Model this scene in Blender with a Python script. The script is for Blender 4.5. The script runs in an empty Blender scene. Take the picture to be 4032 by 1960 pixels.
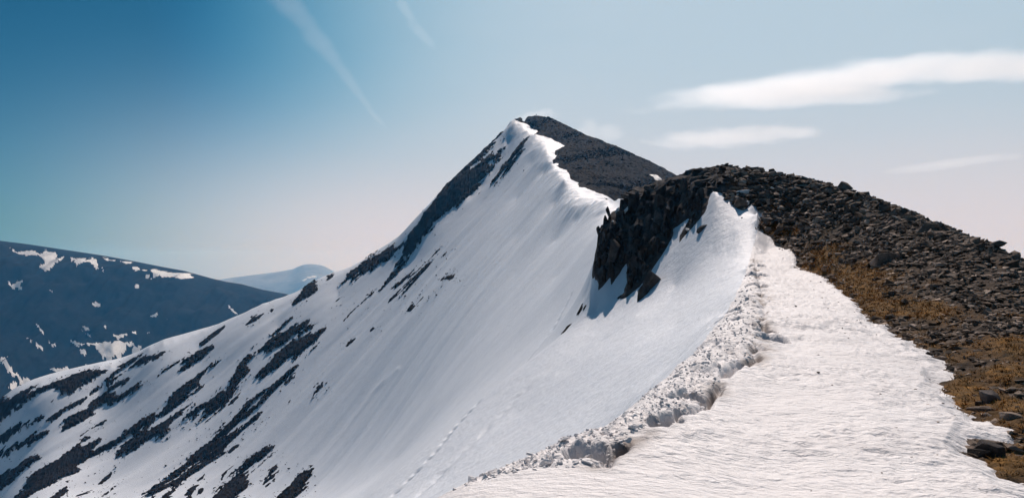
import bpy, bmesh, math, random
import numpy as np
from mathutils import Vector, Matrix, Euler
random.seed(7); RNG = np.random.default_rng(7)
S = bpy.context.scene
COL = S.collection
R = math.radians

# ---------------------------------------------------------------- camera, sky, sun, exposure
W_PX, FOC, CX, HR = 4032.0, 3052.0, 2016.0, 1025.0      # photograph width, focal length, centre column, horizon row (pixels)
cam_d = bpy.data.cameras.new('camera'); cam = bpy.data.objects.new('camera', cam_d); COL.objects.link(cam)
cam_d.sensor_width = 36.0; cam_d.sensor_fit = 'HORIZONTAL'
cam_d.lens = 36.0*FOC/W_PX
cam_d.shift_y = (HR-980.0)/W_PX
cam_d.clip_start = 0.1; cam_d.clip_end = 40000
cam.location = (0, 0, 0); cam.rotation_euler = (R(90), 0, 0)
S.camera = cam

SUN_AZ, SUN_EL = 12.0, 44.0
VEIL_AZ = 22.0                                              # the thin high veil lies thickest this far right of the view                                 # degrees right of the view direction, above the horizon
w = bpy.data.worlds.new('World'); S.world = w; w.use_nodes = True
nt = w.node_tree; nt.nodes.clear()
def N(nt, t, **kw):
    n = nt.nodes.new(t)
    for k, v in kw.items():
        setattr(n, k, v)
    return n
sky = N(nt, 'ShaderNodeTexSky', sky_type='NISHITA', sun_disc=False, sun_elevation=R(SUN_EL), sun_rotation=R(SUN_AZ),
        altitude=1200.0, air_density=1.0, dust_density=2.2, ozone_density=1.6)
SDIR = Vector((math.sin(R(SUN_AZ))*math.cos(R(SUN_EL)), math.cos(R(SUN_AZ))*math.cos(R(SUN_EL)), math.sin(R(SUN_EL))))
L = nt.links.new
def MA(op, a, b=None, c=None, clamp=False, t=None):
    t = t or nt
    n = N(t, 'ShaderNodeMath', operation=op, use_clamp=clamp)
    for k, v in enumerate((a, b, c)):
        if v is None: continue
        if isinstance(v, (int, float)): n.inputs[k].default_value = v
        else: t.links.new(v, n.inputs[k])
    return n.outputs[0]
def MIX(f, a, b, t=None, mode='MIX'):
    t = t or nt
    n = N(t, 'ShaderNodeMix', data_type='RGBA', blend_type=mode)
    for k, v in (('Factor', f), (6, a), (7, b)):
        if isinstance(v, (int, float)): n.inputs[k].default_value = v
        elif isinstance(v, tuple): n.inputs[k].default_value = (*v, 1)
        else: t.links.new(v, n.inputs[k])
    return n.outputs[2]
tc = N(nt, 'ShaderNodeTexCoord'); dirv = tc.outputs['Generated']
sx = N(nt, 'ShaderNodeSeparateXYZ'); L(dirv, sx.inputs[0])
elev = MA('MAXIMUM', sx.outputs['Z'], 0.0)
hz = MA('SQRT', MA('ADD', MA('SUBTRACT', 1.0, MA('MULTIPLY', sx.outputs['Z'], sx.outputs['Z'])), 0.02))
cosa = MA('DIVIDE', MA('MULTIPLY_ADD', sx.outputs['X'], math.sin(R(VEIL_AZ)), MA('MULTIPLY', sx.outputs['Y'], math.cos(R(VEIL_AZ)))), hz)
# the clear air (sky texture), a pale milky veil that thickens towards the sun, and a pinkish haze layer low down
SKY_BLUE, SKY_VEIL, SKY_LOW = (0.05, 0.275, 0.36), (4.75, 5.95, 6.95), (7.2, 6.5, 6.75)
clear = MIX(1.0, sky.outputs[0], SKY_BLUE, mode='MULTIPLY')
mr = N(nt, 'ShaderNodeMapRange', interpolation_type='SMOOTHSTEP'); L(cosa, mr.inputs[0]); mr.inputs[1].default_value = 0.67; mr.inputs[2].default_value = 0.965
nz = noise_sky = N(nt, 'ShaderNodeTexNoise'); mpv = N(nt, 'ShaderNodeMapping'); mpv.inputs['Scale'].default_value = (1, 1, 4); L(dirv, mpv.inputs[0]); L(mpv.outputs[0], nz.inputs[0]); nz.inputs['Scale'].default_value = 2.2; nz.inputs['Detail'].default_value = 3
veil = MA('MULTIPLY', mr.outputs[0], MA('MULTIPLY_ADD', nz.outputs['Fac'], 0.3, 0.85), clamp=True)
low = MA('POWER', 2.718, MA('MULTIPLY', MA('POWER', MA('MULTIPLY', elev, 1/0.17), 2.2), -1.0))
mr2 = N(nt, 'ShaderNodeMapRange', interpolation_type='SMOOTHSTEP'); L(cosa, mr2.inputs[0]); mr2.inputs[1].default_value = 0.49; mr2.inputs[2].default_value = 0.87
low = MA('MULTIPLY', low, MA('MULTIPLY_ADD', mr2.outputs[0], 0.81, 0.17), clamp=True)
def LAYER(f, base, col, pw):            # a scattering layer that gains the short wavelengths first
    cf = N(nt, 'ShaderNodeCombineXYZ')
    for k in range(3): L(MA('POWER', f, pw[k]), cf.inputs[k])
    sb = N(nt, 'ShaderNodeVectorMath', operation='SUBTRACT'); sb.inputs[0].default_value = col; L(base, sb.inputs[1])
    ma = N(nt, 'ShaderNodeVectorMath', operation='MULTIPLY_ADD'); L(sb.outputs[0], ma.inputs[0]); L(cf.outputs[0], ma.inputs[1]); L(base, ma.inputs[2])
    return ma.outputs[0]
c1 = LAYER(veil, clear, SKY_VEIL, (1.5, 1.0, 0.8))
c2 = LAYER(low, c1, SKY_LOW, (1.3, 1.12, 0.95))
bg = N(nt, 'ShaderNodeBackground'); bg.inputs['Strength'].default_value = 0.10
out = N(nt, 'ShaderNodeOutputWorld')
L(c2, bg.inputs[0]); L(bg.outputs[0], out.inputs[0])
sun_d = bpy.data.lights.new('sun', 'SUN'); sun_d.energy = 3.75; sun_d.angle = R(0.6); sun_d.color = (1.0, 0.87, 0.80)
sun = bpy.data.objects.new('sun', sun_d); COL.objects.link(sun)
sun.rotation_euler = SDIR.to_track_quat('Z', 'Y').to_euler()
S.view_settings.view_transform = 'Standard'; S.view_settings.look = 'None'
S.view_settings.exposure = 0.0; S.view_settings.gamma = 1.0; S.view_settings.use_curve_mapping = False
S.cycles.use_adaptive_sampling = True; S.cycles.adaptive_threshold = 0.02; S.cycles.adaptive_min_samples = 32
S.cycles.max_bounces = 6; S.cycles.diffuse_bounces = 3; S.cycles.glossy_bounces = 2
S.cycles.transmission_bounces = 2; S.cycles.volume_bounces = 1; S.cycles.transparent_max_bounces = 12
S.cycles.use_denoising = True

# ---------------------------------------------------------------- small helpers
def tag(o, label=None, cat=None, group=None, kind=None):
    if label: o['label'] = label
    if cat: o['category'] = cat
    if group: o['group'] = group
    if kind: o['kind'] = kind
    return o
def link(name, me, parent=None, loc=(0, 0, 0), rot=(0, 0, 0)):
    o = bpy.data.objects.new(name, me); COL.objects.link(o)
    o.location = loc; o.rotation_euler = rot
    if parent is not None: o.parent = parent
    return o
def mesh_np(name, V, F, mat, smooth=True, attrs=None):
    """V (n,3), F (m,k) with k = 3 or 4"""
    me = bpy.data.meshes.new(name)
    V = np.ascontiguousarray(V, np.float32); F = np.ascontiguousarray(F, np.int32)
    k = F.shape[1]
    me.vertices.add(len(V)); me.vertices.foreach_set('co', V.ravel())
    me.loops.add(F.size); me.loops.foreach_set('vertex_index', F.ravel())
    me.polygons.add(len(F)); me.polygons.foreach_set('loop_start', np.arange(0, F.size, k, dtype=np.int32))
    me.polygons.foreach_set('loop_total', np.full(len(F), k, np.int32))
    me.polygons.foreach_set('use_smooth', np.full(len(F), smooth, bool))
    if attrs:
        for an, av in attrs.items():
            a = me.attributes.new(an, 'FLOAT', 'POINT'); a.data.foreach_set('value', np.ascontiguousarray(av, np.float32))
    me.update(calc_edges=True)
    if mat: me.materials.append(mat)
    return me
def sub_mesh(name, V, F, mat, smooth=True, attrs=None):
    """mesh of the faces F only, unused vertices dropped"""
    used = np.zeros(len(V), bool); used[F.ravel()] = True
    idx = np.cumsum(used)-1
    return mesh_np(name, V[used], idx[F], mat, smooth, {k: a[used] for k, a in attrs.items()} if attrs else None)

# vectorised noise
def _h(ix, iy, iz, s):
    n = (ix.astype(np.int64)*374761393 + iy.astype(np.int64)*668265263 + iz*2147483647 + s*974634777) & 0xffffffff
    n = ((n ^ (n >> 13))*1274126177) & 0xffffffff
    n = ((n ^ (n >> 16))*2246822519) & 0xffffffff
    return ((n ^ (n >> 15)) & 0xffffff).astype(np.float32)/np.float32(0xffffff)
def vn(x, y, s=0):
    """value noise in -1..1"""
    xi = np.floor(x); yi = np.floor(y); fx = (x-xi).astype(np.float32); fy = (y-yi).astype(np.float32)
    fx = fx*fx*fx*(fx*(fx*6-15)+10); fy = fy*fy*fy*(fy*(fy*6-15)+10)
    xi = xi.astype(np.int64); yi = yi.astype(np.int64)
    a = _h(xi, yi, 0, s); b = _h(xi+1, yi, 0, s); c = _h(xi, yi+1, 0, s); d = _h(xi+1, yi+1, 0, s)
    return ((a*(1-fx)+b*fx)*(1-fy)+(c*(1-fx)+d*fx)*fy)*2-1
def fbm(x, y, o=4, s=0, g=0.5):
    t = 0; a = 1.0; n = 0.0
    for k in range(o):
        t = t + a*vn(x*2.03**k+17.3*k, y*2.03**k-9.1*k, s+k); n += a; a *= g
    return t/n
def ridged(x, y, o=3, s=0):
    t = 0; a = 1.0; n = 0
    for k in range(o):
        t = t + a*(1-2*np.abs(vn(x*2.1**k+5.1*k, y*2.1**k+7.7*k, s+k))); n += a; a *= 0.5
    return t/n
def worley(x, y, s=0):
    """distance to nearest, second nearest minus nearest, id in 0..1"""
    xi = np.floor(x).astype(np.int64); yi = np.floor(y).astype(np.int64)
    d1 = np.full(x.shape, 9.0, np.float32); d2 = d1.copy(); idn = np.zeros(x.shape, np.float32)
    for i in (-1, 0, 1):
        for j in (-1, 0, 1):
            cx = xi+i; cy = yi+j
            px = cx+_h(cx, cy, 0, s); py = cy+_h(cx, cy, 1, s); r = _h(cx, cy, 2, s)
            d = np.sqrt((px-x)**2+(py-y)**2).astype(np.float32)
            m = d < d1
            d2 = np.where(m, d1, np.minimum(d2, d)); idn = np.where(m, r, idn); d1 = np.where(m, d, d1)
    return d1, d2-d1, idn
def sstep(a, b, x):
    t = np.clip((x-a)/(b-a), 0, 1); return t*t*(3-2*t)
def seg_dist(px, py, pts):
    """distance to a polyline and the position along it (0..1)"""
    pts = np.asarray(pts, np.float64); best = np.full(px.shape, 1e9); tt = np.zeros(px.shape)
    L = np.r_[0, np.cumsum(np.hypot(*np.diff(pts, axis=0).T))]
    for k in range(len(pts)-1):
        a, b = pts[k], pts[k+1]; e = b-a; q = max(e@e, 1e-9)
        t = np.clip(((px-a[0])*e[0]+(py-a[1])*e[1])/q, 0, 1)
        d = np.hypot(px-a[0]-t*e[0], py-a[1]-t*e[1])
        m = d < best; best = np.where(m, d, best); tt = np.where(m, (L[k]+t*(L[k+1]-L[k]))/L[-1], tt)
    return best, tt
def poly_sdf(px, py, poly):
    """signed distance, positive inside"""
    poly = np.asarray(poly, np.float64); d, _ = seg_dist(px, py, np.vstack([poly, poly[:1]]))
    ins = np.zeros(px.shape, bool)
    for k in range(len(poly)):
        x1, y1 = poly[k]; x2, y2 = poly[(k+1) % len(poly)]
        if y1 == y2: continue
        ins ^= ((y1 > py) != (y2 > py)) & (px < (x2-x1)*(py-y1)/(y2-y1)+x1)
    return np.where(ins, d, -d)

# photograph readings: zoom windows (x0, y0, scale) -> pixels of the photograph
ZW = dict(A=(0, 1300, 1.8971), B=(600, 1200, 1.8971), C=(0, 900, 1.7883), D=(1000, 900, 2.504), E=(1500, 440, 2.236),
          F=(600, 1500, 2.7213), G=(2300, 600, 1.926), H=(2900, 600, 1.9258), I=(3000, 1100, 1.4558), J=(1500, 400, 1.7883),
          K=(1900, 900, 1.1808), P=(0, 0, 1/1.5652), N=(0, 0, 1.0))
def Z(k, pts):
    x0, y0, s = ZW[k]
    return [(x0+p[0]/s, y0+p[1]/s) for p in pts]
def at(px, row, d):
    """the point of the world at distance d (along +y) that was read at (px, row) in the photograph"""
    return Vector(((px-CX)/FOC*d, d, (HR-row)/FOC*d))

# ---------------------------------------------------------------- materials
def mat_new(name):
    m = bpy.data.materials.new(name); m.use_nodes = True
    t = m.node_tree; b = t.nodes['Principled BSDF']
    return m, t, b
def noise_node(t, scale, detail=4, rough=0.55, vec=None, dist=0.0):
    n = N(t, 'ShaderNodeTexNoise'); n.inputs['Scale'].default_value = scale; n.inputs['Detail'].default_value = detail
    n.inputs['Roughness'].default_value = rough; n.inputs['Distortion'].default_value = dist
    if vec is not None: t.links.new(vec, n.inputs['Vector'])
    return n
def ramp(t, fac, stops):
    r = N(t, 'ShaderNodeValToRGB'); e = r.color_ramp.elements
    while len(e) < len(stops): e.new(0.5)
    for k, (p, c) in enumerate(stops):
        e[k].position = p; e[k].color = (*c, 1)
    t.links.new(fac, r.inputs[0]); return r
def pos_node(t):
    return N(t, 'ShaderNodeNewGeometry').outputs['Position']
def mapping(t, vec, scale=(1, 1, 1), rot=(0, 0, 0)):
    m = N(t, 'ShaderNodeMapping'); m.inputs['Scale'].default_value = scale; m.inputs['Rotation'].default_value = rot
    t.links.new(vec, m.inputs[0]); return m.outputs[0]
def bump(t, b, h, strength, dist, prev=None):
    n = N(t, 'ShaderNodeBump'); n.inputs['Strength'].default_value = strength; n.inputs['Distance'].default_value = dist
    t.links.new(h, n.inputs['Height'])
    if prev is not None: t.links.new(prev, n.inputs['Normal'])
    t.links.new(n.outputs[0], b.inputs['Normal']); return n.outputs[0]

def snow_mat(name, fine, c0, c1, dirt=False, s1=0.55, s2=0.4):
    m, t, b = mat_new(name); p = pos_node(t)
    n1 = noise_node(t, 0.9*fine, 5, 0.6, p)
    r = ramp(t, n1.outputs['Fac'], [(0.3, c0), (0.62, c1)])
    col = r.outputs[0]
    if dirt:
        a = N(t, 'ShaderNodeAttribute'); a.attribute_name = 'dirt'
        mx = N(t, 'ShaderNodeMix', data_type='RGBA'); t.links.new(a.outputs['Fac'], mx.inputs['Factor'])
        t.links.new(col, mx.inputs[6]); mx.inputs[7].default_value = (0.20, 0.15, 0.12, 1); col = mx.outputs[2]
    t.links.new(col, b.inputs['Base Color'])
    b.inputs['Roughness'].default_value = 0.62; b.inputs['Specular IOR Level'].default_value = 0.25
    n2 = noise_node(t, 9*fine, 4, 0.6, mapping(t, p, (1, 1.8, 1)))
    n3 = noise_node(t, 40*fine, 3, 0.6, p)
    q = bump(t, b, n2.outputs['Fac'], s1, 0.06/fine)
    bump(t, b, n3.outputs['Fac'], s2, 0.012/fine, q)
    return m
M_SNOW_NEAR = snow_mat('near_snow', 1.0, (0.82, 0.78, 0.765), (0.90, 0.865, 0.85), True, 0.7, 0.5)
M_SNOW_FAR = snow_mat('far_snow', 0.16, (0.765, 0.80, 0.85), (0.83, 0.86, 0.90), False, 0.18, 0.3)  # blue of the skylit, shaded face is put into the snow colour
M_SNOW_PATCH = snow_mat('old_snow', 0.02, (0.74, 0.72, 0.70), (0.84, 0.82, 0.79))

def rock_mat(name, scale, dark, light, bstr=0.8, tone=True, lichen=None):
    m, t, b = mat_new(name); p = pos_node(t)
    n1 = noise_node(t, scale, 6, 0.65, p); n2 = noise_node(t, scale*7, 4, 0.6, p)
    mx = N(t, 'ShaderNodeMath', operation='MULTIPLY_ADD'); t.links.new(n2.outputs['Fac'], mx.inputs[0])
    mx.inputs[1].default_value = 0.35; t.links.new(n1.outputs['Fac'], mx.inputs[2])
    r = ramp(t, mx.outputs[0], [(0.45, dark), (0.9, light)]); col = r.outputs[0]
    if lichen:
        n4 = noise_node(t, scale*2.3, 5, 0.7, p)
        rr = ramp(t, n4.outputs['Fac'], [(0.56, (0, 0, 0)), (0.66, (1, 1, 1))])
        q = N(t, 'ShaderNodeMix', data_type='RGBA'); t.links.new(rr.outputs[0], q.inputs['Factor'])
        t.links.new(col, q.inputs[6]); q.inputs[7].default_value = (*lichen, 1); col = q.outputs[2]
    if tone == 'attr':
        at_ = N(t, 'ShaderNodeAttribute'); at_.attribute_name = 'tone'; hv = N(t, 'ShaderNodeHueSaturation')
        t.links.new(at_.outputs['Fac'], hv.inputs['Value']); t.links.new(col, hv.inputs['Color']); col = hv.outputs[0]
    elif tone:
        oi = N(t, 'ShaderNodeObjectInfo')
        hv = N(t, 'ShaderNodeHueSaturation')
        mr = N(t, 'ShaderNodeMapRange'); mr.inputs[3].default_value = 0.55; mr.inputs[4].default_value = 1.7
        t.links.new(oi.outputs['Random'], mr.inputs[0]); t.links.new(mr.outputs[0], hv.inputs['Value'])
        t.links.new(col, hv.inputs['Color']); col = hv.outputs[0]
    t.links.new(col, b.inputs['Base Color']); b.inputs['Roughness'].default_value = 0.95
    b.inputs['Specular IOR Level'].default_value = 0.05
    bump(t, b, mx.outputs[0], bstr, 0.12/scale)
    return m
M_ROCK = rock_mat('granite', 1.4, (0.034, 0.026, 0.022), (0.28, 0.218, 0.175), lichen=(0.10, 0.09, 0.07))
M_ROCK_CLIFF = rock_mat('dark_cliff_rock', 1.6, (0.016, 0.015, 0.016), (0.105, 0.09, 0.083), 1.0, lichen=(0.085, 0.08, 0.07))
M_ROCK_FAR = rock_mat('far_rock', 0.35, (0.0055, 0.0042, 0.0038), (0.030, 0.021, 0.0175), tone=False)
M_FLANK = rock_mat('far_scree', 0.5, (0.006, 0.0046, 0.0044), (0.030, 0.022, 0.0195), tone=False)
M_SCREE = rock_mat('scree_stone', 2.2, (0.038, 0.029, 0.024), (0.32, 0.25, 0.20), tone='attr', lichen=(0.12, 0.105, 0.08))
M_HILL_FAR = rock_mat('hazed_snowy_hill', 0.004, (0.22, 0.22, 0.23), (0.42, 0.42, 0.43), 0.3, tone=False)  # pale distance haze put into the colour, besides some thin snow
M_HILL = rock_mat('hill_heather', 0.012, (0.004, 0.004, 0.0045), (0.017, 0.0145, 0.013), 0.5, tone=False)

def soil_mat():
    m, t, b = mat_new('mossy_soil'); p = pos_node(t)
    n1 = noise_node(t, 3.5, 6, 0.7, p); n2 = noise_node(t, 18, 4, 0.6, p)
    r1 = ramp(t, n1.outputs['Fac'], [(0.35, (0.022, 0.018, 0.015)), (0.55, (0.062, 0.045, 0.034)), (0.75, (0.11, 0.082, 0.068))])
    r2 = ramp(t, n1.outputs['Fac'], [(0.34, (0.055, 0.037, 0.018)), (0.52, (0.165, 0.09, 0.03)), (0.74, (0.36, 0.175, 0.036))])
    a = N(t, 'ShaderNodeAttribute'); a.attribute_name = 'moss'
    mx = N(t, 'ShaderNodeMix', data_type='RGBA'); t.links.new(a.outputs['Fac'], mx.inputs['Factor'])
    t.links.new(r1.outputs[0], mx.inputs[6]); t.links.new(r2.outputs[0], mx.inputs[7]); t.links.new(mx.outputs[2], b.inputs['Base Color'])
    b.inputs['Roughness'].default_value = 0.95; b.inputs['Specular IOR Level'].default_value = 0.1
    q = bump(t, b, n1.outputs['Fac'], 0.8, 0.06); bump(t, b, n2.outputs['Fac'], 0.8, 0.02, q)
    return m
M_SOIL = soil_mat()

# ---------------------------------------------------------------- the mountain's height field, from readings of the photograph
ctl = []
def C(*pts):                       # single readings (px, row in the 2576-wide picture, distance)
    ctl.extend((p[0]*1.5652, p[1]*1.5652, p[2], 0.10 if p[2] > 64 else 0.02) for p in pts)
def CL(k, pts, step=38.0, drow=0.0):         # a feature line of readings (x, y, distance), filled in between
    q = [(*Z(k, [p[:2]])[0], p[2]) for p in pts]
    for a, b in zip(q[:-1], q[1:]):
        n = max(1, int(math.hypot(a[0]-b[0], a[1]-b[1])/step))
        for i in range(n):
            t = i/n; ctl.append((a[0]+(b[0]-a[0])*t, a[1]+(b[1]-a[1])*t+drow, math.exp(math.log(a[2])*(1-t)+math.log(b[2])*t), 0.004))
    ctl.append((q[-1][0], q[-1][1]+drow, q[-1][2], 0.004))
# ground under and around the photographer
C((-900, 3400, 1.2), (0, 3300, 1.2), (600, 3380, 1.2), (1288, 3410, 1.2), (2000, 3410, 1.2), (2900, 3380, 1.2), (3800, 3300, 1.2))
C((-900, 2900, 3), (0, 2500, 3), (600, 2000, 3), (960, 1770, 3), (1288, 1760, 3), (2000, 1760, 3), (2900, 1740, 3), (3800, 1660, 3))
# rim of the ridge
RIM = [(960, 1480, 4.0), (1100, 1325, 4.9), (1230, 1252, 5.5), (1420, 1172, 6.4), (1500, 1140, 6.8), (1560, 1090, 7.6), (1640, 1020, 9.1), (1700, 960, 10.9), (1760, 900, 13.7),
       (1830, 800, 22), (1870, 715, 36), (1890, 650, 47), (1905, 600, 51), (1905, 540, 54)]
CL('P', RIM)
# the crown of the ridge between rim and stones
C((1900, 1252, 5.6), (2300, 1252, 5.6), (1900, 1050, 8.4), (2200, 1040, 8.6), (2350, 960, 12), (2000, 900, 13.6), (2150, 860, 16), (1950, 790, 23), (2060, 780, 24), (1960, 700, 40), (1930, 640, 49))
CL('P', [(1910, 560, 56), (1960, 620, 50), (2010, 665, 44), (2100, 720, 36), (2180, 800, 22), (2300, 870, 16), (2390, 940, 12.5), (2430, 1050, 8.8), (2540, 1095, 7.8), (2576, 1230, 6)], 60)
# stony hill on the right
NSKY = [(1735, 470, 66), (1820, 428, 66), (1900, 434, 63), (2010, 457, 58), (2150, 492, 52), (2300, 547, 44), (2400, 590, 38), (2500, 630, 33), (2576, 667, 30), (2900, 800, 24), (3800, 1150, 18)]
CL('P', NSKY, 50)
C((2300, 740, 25), (2300, 620, 35), (2200, 650, 35), (2150, 560, 44), (2000, 530, 55), (2450, 800, 18), (2450, 690, 26), (2576, 1000, 9.6), (2576, 850, 15), (2576, 740, 21),
  (2900, 1300, 6), (2900, 1050, 10), (2900, 880, 17), (3800, 1400, 8))
for px, row, d in NSKY:
    C((px, row+28, d*1.15), (px, row+75, d*1.4), (px, row+190, d*2.2), (px, row+400, d*4.5))
# slope below the rim
C((1500, 1185, 9), (1500, 1150, 16), (1500, 1075, 22), (1500, 900, 42), (1300, 1300, 8), (1300, 1290, 16), (1300, 1165, 27), (1300, 1050, 42), (1100, 1430, 8), (1100, 1360, 20), (1100, 1220, 36),
  (930, 1600, 8), (930, 1390, 26), (600, 1900, 8), (600, 1620, 20), (600, 1450, 60), (600, 1350, 140),
  (1700, 985, 14), (1700, 930, 20), (1700, 830, 36), (1700, 730, 52), (1600, 1060, 11), (1600, 1010, 18), (1600, 880, 36), (1600, 800, 48),
  (1830, 812, 27), (1830, 730, 38), (1830, 640, 50), (1830, 560, 55), (1870, 700, 41), (1790, 640, 52), (1790, 560, 56), (1800, 488, 59),
  (0, 2300, 6), (0, 1900, 20), (0, 1600, 80), (0, 1400, 200), (-900, 2300, 20), (-900, 1700, 200), (-900, 1500, 400), (-900, 1430, 460))
CREST = [(800, 1375, 42), (930, 1252, 48), (1100, 1105, 53), (1270, 960, 57), (1400, 865, 58), (1500, 793, 60)]
CL('P', CREST)
C((800, 1390, 56), (800, 1340, 85), (930, 1268, 60), (930, 1238, 86), (1100, 1116, 64), (1100, 1084, 88), (1270, 967, 67), (1270, 938, 87), (1400, 868, 66), (1400, 828, 86), (1480, 800, 68), (1480, 748, 87))
# the bowl
C((1500, 655, 108), (1500, 590, 150), (1490, 550, 185), (1450, 580, 220), (1400, 765, 110), (1400, 700, 150), (1400, 612, 222), (1400, 546, 290), (1300, 868, 110), (1300, 788, 150), (1300, 690, 222), (1300, 610, 292), (1300, 520, 392),
  (1370, 468, 392), (1200, 880, 152), (1200, 772, 225), (1200, 680, 296), (1200, 585, 395), (1100, 988, 152), (1100, 865, 236), (1100, 765, 310), (1100, 660, 400), (1335, 425, 440),
  (1000, 1170, 140), (1000, 1060, 215), (1000, 930, 295), (1000, 800, 370), (1000, 740, 410), (850, 1252, 225), (850, 1130, 275), (850, 990, 335), (850, 850, 400), (850, 750, 456),
  (700, 1252, 285), (700, 1090, 340), (700, 950, 395), (700, 830, 446), (500, 1252, 332), (500, 1110, 374), (500, 970, 420), (500, 890, 452), (250, 1252, 370), (250, 1110, 410), (250, 1010, 442),
  (0, 1252, 395), (0, 1150, 432), (-400, 1400, 390), (-400, 1290, 432))
# left skyline, arete, summit, right skyline of the peak
LSKY = [(-900, 1330, 470)]
CL('P', [(-900, 1400, 470), (-400, 1215, 460), (0, 1052, 455)], 120)
CL('C', [(20, 1210, 455), (130, 1165, 456), (290, 1100, 458), (400, 1065, 460), (530, 1030, 462), (700, 985, 465), (860, 962, 468), (1000, 880, 470), (1050, 845, 470), (1150, 800, 472),
         (1300, 760, 476), (1500, 690, 482), (1690, 605, 486), (1850, 530, 490), (2030, 465, 494), (2146, 425, 496)])
CL('D', [(480, 590, 497), (600, 520, 500), (650, 490, 502), (740, 455, 505), (790, 428, 508), (860, 415, 510), (1000, 370, 514), (1120, 310, 518), (1200, 260, 521), (1330, 205, 526), (1440, 160, 530)])
CL('E', [(240, 1130, 456), (262, 1080, 458), (330, 1010, 461), (375, 950, 464), (403, 885, 467), (460, 835, 470), (510, 780, 474), (550, 710, 478), (630, 625, 485), (680, 580, 490), (745, 520, 496),
         (760, 490, 498), (850, 405, 508), (920, 335, 517), (985, 265, 525), (1050, 190, 534), (1100, 140, 540), (1140, 88, 546), (1185, 72, 549), (1230, 50, 553), (1300, 48, 558), (1370, 62, 562),
         (1440, 77, 560), (1520, 102, 555), (1610, 142, 545), (1700, 187, 535), (1789, 237, 524)])
CL('J', [(1420, 245, 520), (1540, 303, 505), (1660, 358, 490), (1800, 413, 474), (1900, 453, 462), (1990, 493, 452), (2085, 543, 440)])
C((1850, 520, 425), (2100, 640, 410), (2400, 780, 400), (3000, 1050, 390), (3800, 1300, 390))
# foot of the arete, on the bowl side
CL('D', [(1220, 640, 425), (1380, 450, 436), (1480, 350, 442), (1640, 160, 450)])
CL('E', [(350, 1130, 448), (460, 990, 456), (660, 830, 466), (790, 725, 474), (880, 640, 482), (980, 520, 492), (1060, 400, 505), (1120, 290, 518)])
# cornice line
CORN = [(915, 140, 546), (960, 150, 540), (1000, 185, 526), (1030, 215, 512), (1065, 240, 498), (1095, 250, 486), (1120, 290, 462), (1135, 330, 440), (1165, 360, 424), (1175, 400, 402), (1200, 440, 378),
        (1245, 490, 345), (1290, 560, 305), (1310, 620, 275), (1340, 690, 246), (1352, 722, 236), (1400, 735, 228), (1500, 722, 212), (1600, 708, 195)]
CL('J', CORN, 28)
CL('J', [(1000, 165, 552), (1060, 195, 536), (1120, 235, 514), (1270, 296, 480), (1240, 380, 430), (1300, 490, 376), (1390, 590, 316), (1480, 650, 270), (1590, 690, 219)], 40)
C((1450, 400, 440), (1500, 440, 375), (1550, 440, 390), (1580, 480, 305), (1640, 450, 400), (1700, 490, 330), (1800, 560, 300), (2200, 720, 300), (1400, 350, 500))
# dip between the col and the outcrop, and the outcrop's own slope
C((1545, 520, 150), (1560, 540, 110), (1560, 590, 84), (1600, 540, 150), (1650, 570, 110), (1700, 560, 130), (1530, 560, 130))
CL('G', [(115, 1060, 62), (240, 1130, 59.5), (420, 1040, 58), (600, 790, 58.5), (700, 650, 59.5), (800, 520, 60)], 40)
CL('G', [(85, 930, 64), (100, 780, 66), (130, 600, 68), (215, 470, 70), (310, 360, 71)], 40)
CL('G', [(340, 330, 71), (470, 330, 70.5), (600, 290, 70), (700, 240, 69), (800, 200, 68)], 40)
C((1590, 620, 64), (1650, 560, 64.5), (1560, 690, 62), (1700, 510, 65), (1760, 470, 64), (1850, 480, 60), (1850, 455, 62), (1600, 515, 82), (1680, 500, 82), (1740, 490, 80))
# far behind every skyline the ground drops to the glen
for px in range(-900, 3900, 160):
    C((px, 1560, 1000), (px, 1150, 700))
ctl = np.array(ctl, np.float64)
KU, KV = 1/600.0, 1.7
def uv(px, d): return np.stack([px*KU, np.log(d)*KV], -1)
_Q = uv(ctl[:, 0], ctl[:, 2])
_key = np.unique(np.round(_Q*400).astype(np.int64), axis=0, return_index=True)[1]     # no two readings in the same place
ctl = ctl[_key]; _Q = _Q[_key]
_D = np.sqrt(((_Q[:, None]-_Q[None])**2).sum(-1)); _n = len(_Q)
_Mx = np.zeros((_n+3, _n+3)); _Mx[:_n, :_n] = _D - np.diag(ctl[:, 3])
_Mx[:_n, _n] = 1; _Mx[:_n, _n+1:] = _Q; _Mx[_n, :_n] = 1; _Mx[_n+1:, :_n] = _Q.T
# rows are fitted through a soft squash so that the steep ground at the feet does not swing the rest
_sq = lambda r: np.where(r > 1300*1.5652, 1300*1.5652+np.log1p(np.maximum(r-1300*1.5652, 0)/700)*700, r)
_us = lambda r: np.where(r > 1300*1.5652, 1300*1.5652+np.expm1(np.maximum(r-1300*1.5652, 0)/700)*700, r)
_W = np.linalg.solve(_Mx, np.r_[_sq(ctl[:, 1]), 0, 0, 0])
def row_of(px, d):
    q = uv(np.asarray(px, np.float64), np.asarray(d, np.float64)); sh = q.shape[:-1]; q = q.reshape(-1, 2)
    res = np.empty(len(q)); q2 = (_Q**2).sum(1).astype(np.float32); Qf = _Q.astype(np.float32); wf = _W[:_n].astype(np.float32)
    for i in range(0, len(q), 20000):
        c = q[i:i+20000]; cf = c.astype(np.float32)
        dd = np.sqrt(np.maximum((cf**2).sum(1)[:, None]+q2[None]-2*cf@Qf.T, 0))
        res[i:i+20000] = dd@wf + _W[_n] + c@_W[_n+1:]
    return _us(res.reshape(sh))

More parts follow.
